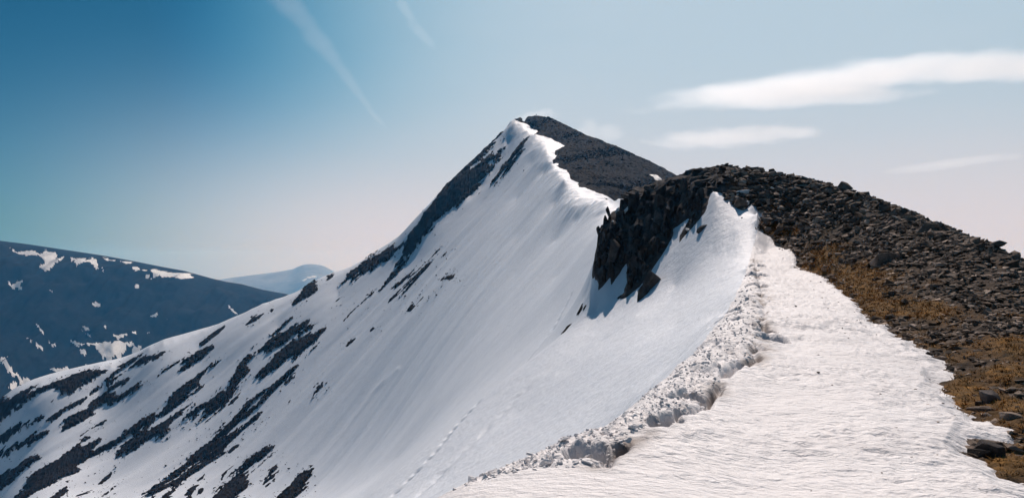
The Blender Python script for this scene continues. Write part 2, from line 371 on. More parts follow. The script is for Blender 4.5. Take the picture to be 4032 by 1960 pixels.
pxs = np.r_[np.linspace(-1400, -20, 36, endpoint=False), np.linspace(-20, 4052, 830), np.linspace(4052, 5600, 41)[1:]]
ds = np.r_[np.exp(np.arange(math.log(1.2), math.log(5.0), 0.025)), np.exp(np.arange(math.log(5.0), math.log(58), 0.0062)),
           np.exp(np.arange(math.log(58), math.log(600), 0.0040)), np.exp(np.linspace(math.log(600), math.log(1000), 30))]
NC, NR = len(pxs), len(ds)
PX, DD = np.meshgrid(pxs, ds)                                  # rows of the arrays: distance, columns: bearing
ROW = row_of(PX, DD)
def blur(A, n, ax, it=3):
    for _ in range(it):
        c = np.cumsum(np.concatenate([np.repeat(A.take([0], ax), n+1, ax), A, np.repeat(A.take([-1], ax), n, ax)], ax), ax, dtype=np.float64)
        A = (c.take(range(2*n+1, c.shape[ax]), ax)-c.take(range(0, c.shape[ax]-2*n-1), ax))/(2*n+1)
    return A
def sst(a, b, x):
    q = np.clip((x-a)/(b-a), 0, 1); return q*q*(3-2*q)
_EL = ROW.copy(); _BL = blur(blur(_EL, 22, 1), 16, 0)
_wb = sst(95, 190, DD)*sst(452, 405, DD)*sst(2250, 1750, PX)
ROW = _EL*(1-_wb)+_BL*_wb
X = (PX-CX)/FOC*DD; Y = DD.copy(); ZZ = (HR-ROW)/FOC*DD
# what the photographer can see of it
RUN = np.minimum.accumulate(ROW, axis=0)
VIS = ROW <= RUN+4.0
last = np.maximum.accumulate(np.where(VIS, np.arange(NR)[:, None], 0), axis=0)
def carry(a):                                                # hidden ground takes the value of the last ground seen before it
    return np.take_along_axis(a, last, axis=0)
ci = np.arange(NC*NR).reshape(NR, NC)
QUADS = np.stack([ci[:-1, :-1], ci[:-1, 1:], ci[1:, 1:], ci[1:, :-1]], -1).reshape(-1, 4)
def faces_where(vmask):
    f = vmask.ravel()[QUADS].any(1); return QUADS[f]
def grid_normals(X, Y, Zq):
    P = np.stack([X, Y, Zq], -1); a = np.gradient(P, axis=1); b = np.gradient(P, axis=0)
    n = np.cross(a, b); n /= np.maximum(np.linalg.norm(n, axis=-1, keepdims=True), 1e-9); n[n[..., 2] < 0] *= -1
    return n

# ragged edges: the outline coordinates are shaken, more along the fall line than across it
fa = (X-Y)*0.7071; fb = (X+Y)*0.7071
def ragged(amp, s, lam=9.0):
    k = fbm(fa/lam*2.2, fb/lam*0.5, 4, s, 0.6); k2 = fbm(fa/lam*2.2, fb/lam*0.5, 4, s+50, 0.6)
    return PX+amp*k, ROW+amp*k2

# ---------------------------------------------------------------- snow and stones close by
near = DD < 110
STONY = (Z('G', [(1000, 300), (1060, 320), (1080, 370), (1120, 360), (1145, 410), (1200, 440), (1270, 400), (1320, 430), (1390, 485), (1340, 500), (1330, 550), (1280, 575), (1330, 600), (1420, 630), (1440, 690), (1530, 740)])
         + Z('H', [(300, 710), (380, 745), (440, 770), (460, 830), (470, 870), (560, 910), (640, 950), (720, 1000), (780, 1040), (870, 1110), (940, 1170), (990, 1245)])
         + Z('I', [(500, 90), (560, 150), (600, 190), (590, 225), (640, 265), (700, 275), (760, 330), (850, 360), (880, 410), (960, 440), (1000, 480), (1080, 520), (1075, 560), (980, 615), (1060, 660), (1140, 700),
                   (1110, 740), (1150, 790), (1200, 830), (1290, 835), (1360, 860), (1440, 890), (1380, 920), (1290, 945), (1160, 1000), (1240, 1050), (1280, 1080), (1340, 1110), (1380, 1160), (1440, 1190), (1502, 1220)])
         + [(4300, 2120), (4700, 2500), (5000, 3600), (9000, 3600), (9000, 200), (2800, 200), (2700, 720)])
sub = near
k1 = fbm(X/1.1, Y/1.1, 4, 3, 0.6); k2 = fbm(X/1.1, Y/1.1, 4, 9, 0.6)
wpx = FOC/DD*0.22
SD = np.full(PX.shape, -1e3)
m = near
SD[m] = poly_sdf((PX+np.minimum(wpx, 40)*k1)[m], (ROW+np.minimum(wpx, 22)*k2*0.5)[m], STONY)/FOC*DD[m]      # metres inside the stony ground
SD[~m] = -50
SD = carry(SD); SD[DD > 120] = -50
OUT = (Z('G', [(330, 300), (310, 350), (300, 400), (270, 440), (215, 460), (185, 530), (130, 590), (120, 680), (100, 780), (80, 880), (80, 940), (115, 1000), (110, 1060), (135, 1030), (200, 960), (205, 1030), (290, 900),
               (330, 850), (330, 1000), (310, 1080), (240, 1130), (320, 1110), (420, 1040), (490, 950), (530, 890), (600, 790), (650, 720), (680, 640), (690, 590), (760, 540), (800, 510), (850, 530), (900, 440), (960, 330), (1000, 300),
               (1080, 300), (1120, 200), (1100, 40), (800, 60), (330, 200)]))
OD = np.full(PX.shape, -50.0); m = (DD > 50) & (DD < 110)
OD[m] = poly_sdf(PX[m]+8*k1[m], ROW[m]+8*k2[m], OUT)/FOC*DD[m]
RIB = Z('G', [(965, 325), (935, 420), (885, 500), (830, 575), (765, 650), (722, 705), (735, 640), (790, 560), (845, 480), (895, 400), (940, 330)])
OD[m] = np.maximum(OD[m], poly_sdf(PX[m]+8*k1[m], ROW[m]+8*k2[m], RIB)/FOC*DD[m])
OD = carry(OD); OD[(DD > 95) | (DD < 50)] = -50

# relief of the near snow: sun cups, the crumpled cornice lip with its crack and pits
CRACK = [(1500, 1290, 5.1), (1560, 1235, 5.7), (1620, 1180, 6.3), (1690, 1130, 7.0), (1760, 1085, 7.7), (1800, 1030, 8.8), (1850, 985, 10.0), (1895, 955, 11.0), (1915, 890, 14.1), (1922, 820, 20), (1917, 750, 32), (1905, 700, 40), (1902, 668, 46)]
def to_xy(line):
    return [((p[0]*1.5652-CX)/FOC*p[2], p[2]) for p in line]
near2 = DD < 64
cr_d = np.full(PX.shape, 99.0); rim_d = cr_d.copy(); cr_t = np.zeros(PX.shape)
wx = X[near2]+0.10*fbm(X[near2]/0.7, Y[near2]/0.7, 3, 21); wy = Y[near2]+0.25*fbm(X[near2]/0.7, Y[near2]/0.7, 3, 22)
cr_d[near2], cr_t[near2] = seg_dist(wx, wy, to_xy(CRACK)); rim_d[near2], _ = seg_dist(X[near2], Y[near2], to_xy(RIM))
# between rim and crack
BANDP = np.array(to_xy(RIM[1:])+to_xy(CRACK)[::-1])
bd = np.full(PX.shape, -9.0); bd[near2] = poly_sdf(wx, wy, BANDP)
band = sstep(0.0, 0.3, bd)
scale_d = np.clip(DD/9, 0.7, 2.6)
rel = np.zeros(PX.shape)
n2 = near2
xs, ys = X[n2], Y[n2]
cup = 0.019*fbm(xs/0.16, ys/0.12, 3, 31, 0.6) + 0.018*ridged(xs/0.30, ys/0.16, 2, 33)
crump = np.clip(np.exp(-(cr_d/(0.62*scale_d**0.85))**2)+sstep(7.6, 6.4, DD)+0.12, 0, 1)            # the lip has broken up along the crack; nearer the edge it is still a slab
ang = 0.5*k1[n2]; dn = DD[n2]
cxx = xs*0.94-ys*0.33; cyy = xs*0.33+ys*0.94                    # across and along the lip
wn, wm, wf_ = sstep(20, 9, dn), sstep(5, 12, dn)*sstep(45, 20, dn), sstep(15, 30, dn)
lump = wn*(0.065*ridged(cxx/0.10+ang, cyy/0.17-ang, 3, 41) + 0.06*fbm(cxx/0.40, cyy/0.5, 4, 44, 0.6) - 0.05*sstep(0.3, 0.75, ridged(cxx/0.42, cyy/0.55, 2, 48)))
lump = lump + wm*(0.06*ridged(cxx/0.3+ang, cyy/0.5-ang, 3, 51) + 0.08*fbm(cxx/0.7, cyy/0.9, 3, 54, 0.6) - 0.07*sstep(0.3, 0.75, ridged(cxx/0.7, cyy/0.9, 2, 58)))
lump = lump + wf_*(0.10*ridged(cxx/0.6+ang, cyy/1.3-ang, 3, 61) + 0.12*fbm(cxx/1.2, cyy/1.8, 3, 64, 0.6))
left_ = PX[n2] < np.interp(dn, [p[2] for p in RIM], [p[0]*1.5652 for p in RIM])
rough_patch = np.where(left_, 0.2, 1.0)*(0.45+0.75*sstep(-0.35, 0.4, fbm(xs/1.7, ys/1.3, 3, 35)))
drift = 0.030*fbm(xs/1.5, ys/0.8, 3, 37)*np.where(left_, 0.5, 1)+np.where(left_, 0.014, 0)*ridged(fa[n2]/0.35, fb[n2]/1.1, 3, 39)
rel[n2] = cup*rough_patch*(1-0.5*band[n2])*np.clip(dn/7, 0.6, 2.4) + drift*np.clip(dn/8, 0.7, 2) + 0.75*lump*band[n2]*crump[n2] + 0.015*band[n2]
crk = np.exp(-(cr_d/(0.05*scale_d**0.7))**2)*(0.45+0.9*fbm(X/0.9, Y/0.9, 2, 51))
rel -= np.clip(crk, 0, 1.2)*0.26*(cr_t > 0.001)*(cr_t < 0.999)
PITS = [(1735, 1055, 8.2, .13, .42), (1700, 1085, 7.9, .09, .2), (1655, 1150, 6.75, .10, .30), (1690, 1135, 6.95, .09, .30), (1712, 1118, 7.2, .06, .2), (1480, 1238, 5.62, .16, .28), (1455, 1245, 5.55, .10, .2), (1560, 1225, 5.8, .06, .2), (1525, 1148, 6.75, .07, .14),
        (1940, 882, 14.4, .30, .40), (1925, 868, 15.4, .2, .3), (1822, 815, 20.4, .34, .6), (1835, 795, 22.2, .25, .5), (1800, 870, 15.2, .13, .3), (1862, 872, 15.0, .16, .3), (1880, 855, 16.2, .16, .3), (1905, 700, 39, .45, .6), (1903, 680, 43, .45, .6),
        (1850, 912, 12.9, .10, .2), (1880, 918, 12.6, .09, .2), (1835, 950, 11.4, .07, .15), (1870, 975, 10.4, .09, .2), (1893, 800, 22.5, .28, .4), (1895, 770, 27, .35, .5), (1905, 740, 33, .4, .5), (1860, 830, 18.5, .2, .3)]
for (px, row, d, r, h) in PITS:
    x0, y0 = (px*1.5652-CX)/FOC*d, d
    m = (np.abs(X-x0) < 4*r) & (np.abs(Y-y0) < 8*r)
    q = np.hypot((X[m]-x0)+0.5*r*k1[m], ((Y[m]-y0)/1.7+0.5*r*k2[m]))/r
    rel[m] -= h*sstep(1.25, 0.55, q)
dirt = np.clip(np.exp(-((cr_d)/(0.16*scale_d**0.6))**2)*sstep(-0.1, 0.5, fbm(X/0.5, Y/0.5, 4, 61)+0.1), 0, 1)*0.9
dirt += 0.25*sstep(0.55, 0.8, fbm(X/0.5, Y/0.5, 5, 66))*sstep(0.0, 0.5, SD+0.7)
# relief of the far snow: streaks and shallow ribs down the fall line, drifts under the cornice
far = DD >= 40
fx = np.where(far, fa, 0); fy = np.where(far, fb, 0); ramp_f = sstep(45, 110, DD)
relf = ramp_f*(1.4*fbm(fx/16, fy/110, 4, 71, 0.42)*sstep(60, 250, DD) + 0.09*fbm(fx/3.6, fy/20, 4, 75) + 0.03*fbm(X/1.3, Y/1.3, 3, 77))
relf += (1-ramp_f)*sstep(20, 45, DD)*0.02*fbm(fx/0.7, fy/1.6, 3, 78)
cd_, ct_ = np.full(PX.shape, 999.0), 0
m = (DD > 150) & (DD < 560)
cd_[m], _ = seg_dist(PX[m], ROW[m], Z('J', [(p[0], p[1]) for p in CORN]))
under = np.exp(-(cd_/70.0)**2)*VIS
relf += under*(0.8*ridged(fx/6, fy/13, 3, 81) + 0.35*fbm(fx/3, fy/4, 3, 83))
# tracks: a line of footprints and a slide mark
def dots(line, gap, r, h, jit=0.35):
    q = np.array([at(p[0]*1.5652, p[1]*1.5652, p[2]) for p in line])
    L = np.r_[0, np.cumsum(np.linalg.norm(np.diff(q, axis=0), axis=1))]
    for s_ in np.arange(0, L[-1], gap):
        c = np.array([np.interp(s_, L, q[:, k]) for k in range(3)]); c[:2] += RNG.normal(0, jit*0.4, 2)
        pm = (np.abs(X-c[0]) < r*2.5) & (np.abs(Y-c[1]) < r*4)
        if pm.any():
            rel[pm] -= h*np.exp(-((X[pm]-c[0])/r)**2-((Y[pm]-c[1])/(r*1.7))**2)
dots([(940, 1225, 37), (1100, 1085, 46), (1215, 970, 56), (1290, 880, 68), (1390, 770, 88), (1440, 725, 104)], 1.5, 0.20, 0.26)
m = (DD > 24) & (DD < 60)
tr, _ = seg_dist(X[m], Y[m], to_xy([(930, 1262, 30.2), (1050, 1158, 34.5), (1160, 1065, 39.5), (1260, 985, 44), (1330, 935, 47.5)]))
rel[m] -= 0.10*np.exp(-(tr/0.30)**2)*(0.6+0.8*vn(X[m]/0.5, Y[m]/0.5, 91)) - 0.04*np.exp(-((tr-0.8)/0.4)**2)
m = (DD > 25) & (DD < 60)
tr, _ = seg_dist(PX[m], ROW[m], [(p[0]*1.5652, p[1]*1.5652) for p in [(1405, 945), (1450, 905), (1500, 872), (1525, 855)]])
rel[m] -= 0.07*np.exp(-(tr/9)**2)*(0.5+fbm(X[m]/0.8, Y[m]/0.8, 3, 93))
tr, _ = seg_dist(PX[DD > 90], ROW[DD > 90], [(p[0]*1.5652, p[1]*1.5652) for p in [(785, 1190), (830, 1140), (875, 1080), (940, 985), (1000, 930)]])
rel[DD > 90] += 0.35*np.exp(-(tr/9)**2)*VIS[DD > 90]

# ---------------------------------------------------------------- snow sheets
snow_edge = np.where(DD < 64, np.clip(-SD*0.55+0.04, -0.22, 0.15) + 0.035*np.clip(-SD, 0, 1), 0)
ZS = ZZ + rel + relf + snow_edge
ZS[(OD > 0.5)] -= 0.6
vs = np.stack([X, Y, ZS], -1).reshape(-1, 3)
spl = 60.0
near_s = (DD <= spl) & (SD < 0.5)
rp_ = np.array([(p[0]*1.5652, p[2]) for p in RIM]); rimpx = np.interp(DD, rp_[:, 1], rp_[:, 0]); rimpx[DD > 54] = 2985
LEFT = PX < rimpx
ql = LEFT.ravel()[QUADS].all(1)
qd = DD.ravel()[QUADS].max(1)
keep_near = ~ql & (near_s.ravel()[QUADS].any(1)) & (qd <= ds[ds <= spl].max()+1e-6)
o = link('snow_ridge', sub_mesh('snow_ridge', vs, QUADS[keep_near], M_SNOW_NEAR, True, {'dirt': dirt.ravel()})); tag(o, kind='structure')
FAR_I = np.searchsorted(ds, ds[ds <= spl].max())
flank_poly = (Z('J', [(975, 140), (1040, 165), (1110, 215), (1075, 240), (1215, 265), (1305, 310), (1230, 350), (1235, 395), (1205, 410), (1265, 470), (1330, 515), (1340, 560), (1420, 600), (1450, 625), (1560, 665), (1615, 690), (1720, 690)])
              + [(5800, 1100), (5800, 300), (2700, 300), (2050, 380)])
sd = np.full(PX.shape, -9.0); mm = (DD > 130) & VIS & (PX > 1950)
fl1 = fbm(X/9, Y/9, 4, 151, 0.6); fl2 = fbm(X/9, Y/9, 4, 155, 0.6)
sd[mm] = poly_sdf((PX+14*fl1)[mm], (ROW+7*fl2)[mm], flank_poly)/FOC*DD[mm]
sd = np.where(VIS | (DD < 130) | (PX < 1950), sd, carry(sd)); sd[(PX > 2900) & (DD > 130)] = 5; sd[DD < 130] = -9
FLANK_SD = sd
covered = ((FLANK_SD > 4) & (DD > 135)) | ((SD > 1.6) & (DD < 118)) | ((PX > 2900) & (DD > 110))
keep_far = ~covered.ravel()[QUADS].all(1) & ((qd > ds[FAR_I]+1e-6) | ql)
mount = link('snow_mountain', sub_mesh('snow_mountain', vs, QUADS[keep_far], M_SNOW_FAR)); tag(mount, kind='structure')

# ---------------------------------------------------------------- rock showing through the far snow
NRM = grid_normals(X, Y, ZZ)
def rock_cover(name, sdf_m, hmax, rough, mat, parent, lam=3.0, s=0, k=0.5, under=0.35, smooth=False, extra=None):
    m = sdf_m > -1.2
    if not m.any(): return None
    f = m.ravel()[QUADS].all(1)
    F = QUADS[f]
    if not len(F): return None
    used = np.unique(F)
    x, y, d = X.ravel()[used], Y.ravel()[used], sdf_m.ravel()[used]
    h = np.clip(d*k+0.12, -under, hmax) + rough*sstep(-0.1, 1.4, d)*(0.25+0.6*ridged(x/lam, y/lam, 3, s)+0.5*vn(x/0.9, y/0.9, s+3)+0.25*vn(x/0.4, y/0.4, s+4))
    n = NRM.reshape(-1, 3)[used]
    P = np.stack([x, y, (ZZ+rel*0+relf).ravel()[used]], -1) + n*h[:, None]
    back = np.full(NC*NR, -1, np.int64); back[used] = np.arange(len(used))
    return link(name, mesh_np(name, P, back[F], mat, smooth), parent)
BANDS = [('A', [(0, 525), (150, 480), (280, 430), (400, 385), (520, 350), (620, 320), (720, 300), (800, 305), (740, 340), (680, 380), (600, 420), (520, 480), (450, 500), (460, 440), (400, 440), (280, 480), (200, 540), (120, 610), (50, 680), (0, 700), (-60, 700), (-60, 540)]),
 ('A', [(780, 390), (850, 320), (930, 260), (1010, 215), (1080, 180), (1060, 215), (950, 285), (880, 340), (800, 410)]),
 ('A', [(1030, 260), (1060, 220), (1130, 180), (1240, 140), (1230, 165), (1170, 205), (1100, 240), (1040, 270)]),
 ('A', [(-40, 830), (100, 730), (230, 680), (310, 640), (330, 655), (220, 720), (120, 780), (30, 840), (-40, 880)]),
 ('A', [(-40, 950), (100, 860), (230, 790), (350, 735), (380, 740), (350, 775), (240, 840), (130, 900), (60, 950), (-40, 990)]),
 ('A', [(-40, 1080), (120, 1020), (220, 960), (350, 925), (280, 980), (180, 1050), (110, 1110), (60, 1150), (-40, 1215)]),
 ('A', [(430, 730), (520, 660), (640, 590), (740, 510), (830, 450), (870, 480), (960, 440), (1100, 380), (1050, 430), (960, 490), (860, 560), (820, 590), (800, 540), (720, 590), (720, 620), (640, 680), (540, 720), (490, 740)]),
 ('A', [(800, 440), (880, 390), (970, 345), (950, 380), (860, 430)]),
 ('A', [(570, 810), (640, 750), (740, 690), (805, 660), (760, 710), (680, 750), (600, 800)]),
 ('A', [(60, 1290), (200, 1160), (220, 1110), (330, 1030), (450, 940), (560, 850), (680, 790), (690, 810), (620, 860), (740, 820), (760, 830), (700, 900), (640, 970), (600, 1000), (620, 1010), (560, 1080), (450, 1140), (340, 1200), (230, 1240), (160, 1290)]),
 ('A', [(650, 960), (720, 900), (800, 840), (900, 790), (960, 730), (1020, 670), (1120, 610), (1200, 570), (1170, 630), (1110, 690), (1020, 780), (930, 810), (820, 870), (740, 930)]),
 ('A', [(340, 1290), (440, 1190), (520, 1130), (530, 1150), (500, 1190), (400, 1290)]),
 ('A', [(720, 1150), (790, 1090), (840, 1050), (830, 1080), (770, 1130)]),
 ('A', [(750, 1250), (830, 1190), (905, 1150), (850, 1200), (790, 1240)]),
 ('A', [(570, 1250), (640, 1200), (700, 1180), (640, 1230)]),
 ('A', [(1160, 360), (1220, 290), (1260, 285), (1240, 310), (1180, 360)]),
 ('A', [(330, 590), (400, 520), (430, 510), (370, 560)]),
 ('A', [(350, 670), (450, 600), (560, 540), (700, 450), (770, 410), (700, 470), (580, 550), (470, 620), (390, 690)]),
 ('B', [(350, 300), (430, 230), (490, 180), (545, 150), (500, 200), (440, 255), (370, 310)]),
 ('B', [(190, 490), (240, 430), (330, 350), (440, 300), (470, 310), (440, 350), (380, 400), (310, 450), (240, 490)]),
 ('B', [(60, 510), (130, 460), (210, 400), (280, 360), (230, 410), (150, 470), (80, 520)]),
 ('B', [(60, 820), (100, 720), (100, 690), (200, 610), (300, 550), (380, 480), (460, 430), (525, 395), (480, 440), (400, 490), (350, 550), (385, 580), (350, 620), (280, 670), (200, 740), (120, 790)]),
 ('B', [(-280, 1110), (-200, 1010), (-100, 950), (60, 890), (150, 840), (200, 800), (300, 735), (250, 790), (160, 870), (130, 960), (90, 990), (30, 1010), (-30, 1040), (-120, 1100), (-260, 1150)]),
 ('B', [(-330, 1100), (-200, 1010), (-100, 930), (0, 850), (60, 800), (0, 870), (-100, 960), (-230, 1050)]),
 ('B', [(170, 910), (230, 840), (320, 750), (390, 720), (460, 680), (560, 600), (600, 530), (640, 440), (700, 370), (790, 290), (770, 330), (740, 370), (810, 320), (870, 250), (940, 190), (1030, 120), (1060, 110), (1000, 160), (970, 200), (1080, 150), (1160, 120), (1190, 150), (1100, 220), (1020, 270), (920, 320), (860, 350), (780, 360), (740, 400), (720, 440), (720, 520), (650, 590), (610, 660), (560, 720), (500, 770), (430, 820), (350, 880), (380, 800), (390, 770), (300, 850), (240, 870)]),
 ('B', [(780, 520), (850, 460), (900, 400), (900, 360), (990, 330), (1100, 250), (1200, 200), (1300, 175), (1290, 210), (1220, 290), (1150, 350), (1080, 420), (1030, 450), (1040, 380), (1000, 400), (930, 470), (870, 500), (800, 540)]),
 ('B', [(800, 740), (860, 630), (930, 560), (1000, 500), (1080, 450), (1100, 460), (1050, 530), (960, 600), (880, 660), (830, 720)]),
 ('B', [(-60, 1420), (60, 1320), (130, 1252), (210, 1180), (320, 1080), (430, 990), (460, 950), (560, 870), (640, 800), (720, 710), (800, 660), (850, 630), (840, 660), (760, 720), (700, 780), (770, 750), (710, 810), (620, 890), (560, 960), (480, 1050), (400, 1120), (320, 1180), (240, 1250), (140, 1330), (40, 1420), (0, 1450)]),
 ('B', [(560, 980), (620, 940), (690, 880), (760, 830), (825, 800), (800, 850), (740, 900), (660, 960), (590, 1030), (520, 1110), (440, 1170), (360, 1230), (260, 1300), (160, 1370), (140, 1360), (240, 1270), (330, 1200), (420, 1110), (500, 1040)]),
 ('F', [(620, 1290), (690, 1190), (650, 1170), (720, 1090), (830, 1000), (960, 900), (1000, 840), (1120, 780), (1230, 710), (1300, 680), (1310, 700), (1240, 760), (1150, 830), (1110, 850), (1040, 920), (990, 980), (980, 1020), (1000, 1060), (990, 1120), (950, 1180), (880, 1290)]),
 ('F', [(1190, 1090), (1200, 1040), (1240, 1000), (1250, 930), (1330, 870), (1345, 900), (1330, 950), (1290, 1000), (1300, 1040), (1260, 1050), (1220, 1110)]),
 ('F', [(1340, 1290), (1450, 1200), (1480, 1140), (1550, 1060), (1600, 1000), (1640, 990), (1700, 980), (1660, 1040), (1640, 1110), (1590, 1160), (1550, 1220), (1520, 1290)]),
 ('F', [(820, 770), (870, 710), (930, 680), (935, 695), (880, 740), (840, 780)]),
 ('F', [(320, 1290), (420, 1160), (490, 1130), (470, 1170), (380, 1290)]),
 ('F', [(80, 1290), (160, 1190), (260, 1150), (230, 1200), (170, 1290)]),
 ('F', [(720, 1080), (740, 1020), (830, 930), (890, 890), (895, 910), (820, 970), (760, 1050)]),
 ('F', [(480, 1070), (560, 1010), (540, 1050)]),
 ('F', [(450, 1230), (500, 1170), (550, 1155), (520, 1200)]),
 ('B', [(1190, 670), (1220, 610), (1290, 550), (1270, 600), (1225, 640)]),
 ('B', [(560, 760), (600, 700), (660, 650), (640, 690), (590, 740)]),
 ('B', [(690, 150), (740, 90), (830, 60), (780, 110), (720, 140)]),
 ('B', [(995, 735), (1035, 695), (1020, 735)]),
 ('E', [(240, 1130), (230, 1080), (300, 1000), (340, 950), (370, 885), (430, 835), (480, 780), (520, 710), (600, 625), (650, 580), (715, 520), (730, 490), (820, 405), (890, 335), (960, 255), (1060, 160), (1070, 190), (1010, 270), (940, 350), (860, 440), (800, 500), (870, 440), (950, 370), (1000, 335), (980, 380), (1040, 340), (1110, 285), (1120, 320), (1080, 370), (1070, 400), (990, 440), (950, 480), (1000, 490), (960, 550), (900, 600), (860, 660), (790, 720), (740, 750), (660, 830), (580, 900), (500, 960), (460, 980), (465, 1000), (420, 1060), (350, 1130), (340, 1170), (266, 1252), (215, 1322), (150, 1420), (80, 1490), (-5, 1590), (-12, 1590), (60, 1490), (125, 1400), (135, 1340), (170, 1280), (195, 1220), (215, 1180)]),
 ('E', [(980, 640), (1010, 580), (1050, 510), (1120, 430), (1190, 340), (1260, 270), (1310, 235), (1275, 280), (1270, 330), (1250, 370), (1200, 410), (1150, 490), (1090, 540), (1050, 590), (1000, 640)]),
 ('E', [(830, 750), (870, 700), (910, 675), (880, 720), (850, 745)]),
 ('E', [(1040, 270), (1070, 230), (1095, 215), (1060, 260)]),
 ('E', [(1185, 80), (1210, 40), (1300, 30), (1300, 60), (1240, 90)]),
 ('D', [(830, 570), (900, 500), (920, 450), (1000, 400), (1060, 345), (1120, 295), (1200, 245), (1330, 190), (1440, 145), (1520, 95), (1500, 170), (1400, 230), (1330, 320), (1270, 340), (1240, 370), (1150, 420), (1050, 460), (960, 540), (950, 510), (880, 560)]),
 ('D', [(350, 790), (370, 720), (460, 640), (500, 580), (600, 510), (630, 560), (600, 620), (540, 680), (460, 730), (400, 770)]),
 ('D', [(700, 520), (720, 480), (790, 440), (780, 480), (740, 510)]),
 ('D', [(850, 930), (940, 820), (1020, 750), (1090, 670), (1180, 600), (1160, 640), (1080, 710), (1000, 790), (920, 860)]),
 ('D', [(1360, 580), (1460, 490), (1540, 440), (1640, 370), (1740, 280), (1850, 170), (1830, 220), (1750, 300), (1660, 380), (1560, 450), (1480, 510), (1400, 570)]),
 ('D', [(1330, 710), (1400, 650), (1470, 580), (1560, 480), (1640, 400), (1700, 350), (1770, 320), (1740, 370), (1650, 450), (1580, 520), (1500, 590), (1430, 650), (1350, 710)]),
 ('D', [(1510, 820), (1540, 770), (1610, 740), (1660, 670), (1700, 650), (1680, 690), (1610, 750), (1560, 800)]),
 ('D', [(1865, 268), (1900, 228), (1915, 232), (1890, 268)]),
 ('D', [(1810, 520), (1880, 488), (1990, 448), (1990, 468), (1920, 498)]),
 ('D', [(900, 1145), (950, 1085), (1000, 1070), (970, 1110), (920, 1145)]),
 ('D', [(1138, 1008), (1170, 972), (1192, 978), (1150, 1008)]),
 ('D', [(0, 890), (40, 850), (100, 830), (60, 870), (0, 905)]),
 ('D', [(130, 840), (180, 790), (225, 780), (180, 815)]),
 ('D', [(798, 722), (840, 682), (848, 690), (810, 722)]),
 ('D', [(1065, 830), (1100, 788), (1140, 762), (1100, 804)]),
 ('K', [(455, 395), (478, 358), (532, 308), (526, 330), (490, 374)]),
 ('K', [(368, 494), (400, 453), (412, 448), (390, 484)]),
]
farv = DD > 58
RPX, RROW = ragged(9.0, 101, 5.0)
SPECK = fbm(fa/1.4, fb/3.2, 4, 131, 0.8)
SPECK2 = fbm(fa/2.6, fb/20.0, 4, 135, 0.6)
ALLROCK = np.full(PX.shape, -9.0)
for i, (k, pts) in enumerate(BANDS):
    poly = np.array(Z(k, pts)); lo = poly.min(0)-40; hi = poly.max(0)+40
    m = farv & (PX > lo[0]) & (PX < hi[0]) & (((ROW > lo[1]) & (ROW < hi[1]) & VIS) | ~VIS)
    sd = np.full(PX.shape, -9.0)
    mm = m & VIS
    if not mm.any(): continue
    sd[mm] = poly_sdf(RPX[mm], RROW[mm], poly)/FOC*DD[mm]
    size = math.sqrt(abs(0.5*np.sum(poly[:, 0]*np.roll(poly[:, 1], -1)-poly[:, 1]*np.roll(poly[:, 0], -1))))
    sp = 1.3 if i == 47 else 0.95
    sd[mm] += (SPECK[mm]*sp*1.5 + SPECK2[mm]*3.4)*min(1, size/75) - (0.5 if i == 47 else 0.0) - 0.22
    dm_ = float(np.median(DD[mm])); sm_ = size*dm_/FOC
    if dm_ < 130: sd[mm] += 0.35*sm_*(fbm(X[mm]/0.35, Y[mm]/0.35, 3, 137)+0.5*k1[mm])-0.05*sm_
    if size > 100: sd = np.where(~VIS & m, carry(sd)-0.004*(DD-np.take_along_axis(DD, last, 0)), sd)
    ALLROCK = np.maximum(ALLROCK, sd)
    rock_cover('rock_band', sd, 0.9 if size > 60 else 0.6, 0.55 if size > 60 else 0.3, M_ROCK_FAR, mount, 3.0, 140+i)
# loose rocks strewn on the snow round the bands
specks = []
si = np.argwhere((ALLROCK < -0.3) & (ALLROCK > -7) & VIS & (DD > 150) & (PX > -60) & (PX < 2100))
pr = np.exp(ALLROCK[si[:, 0], si[:, 1]]/1.8)*sstep(-0.25, 0.35, fbm(X[si[:, 0], si[:, 1]]/7, Y[si[:, 0], si[:, 1]]/7, 3, 291))/1.0+1e-6
SPECK_AT = si[RNG.choice(len(si), 1500, replace=False, p=pr/pr.sum())]
# the stony flank of the peak
mm = (DD > 130) & VIS & (PX > 1950)
patch = np.full(PX.shape, -9.0); patch[mm] = poly_sdf(RPX[mm], ROW[mm], Z('J', [(1880, 522), (1930, 532), (1980, 560), (2018, 575), (1990, 577), (1930, 555)]))/FOC*DD[mm]
rock_cover('snow_patch', np.where(patch > -9, patch, -9), 1.7, 0.0, M_SNOW_PATCH, mount, 3.0, 158, 2.2, 0.3, True)
flank = rock_cover('scree_flank', np.minimum(FLANK_SD, -patch*1.0+0.3), 0.5, 0.7, M_FLANK, mount, 5.0, 160)

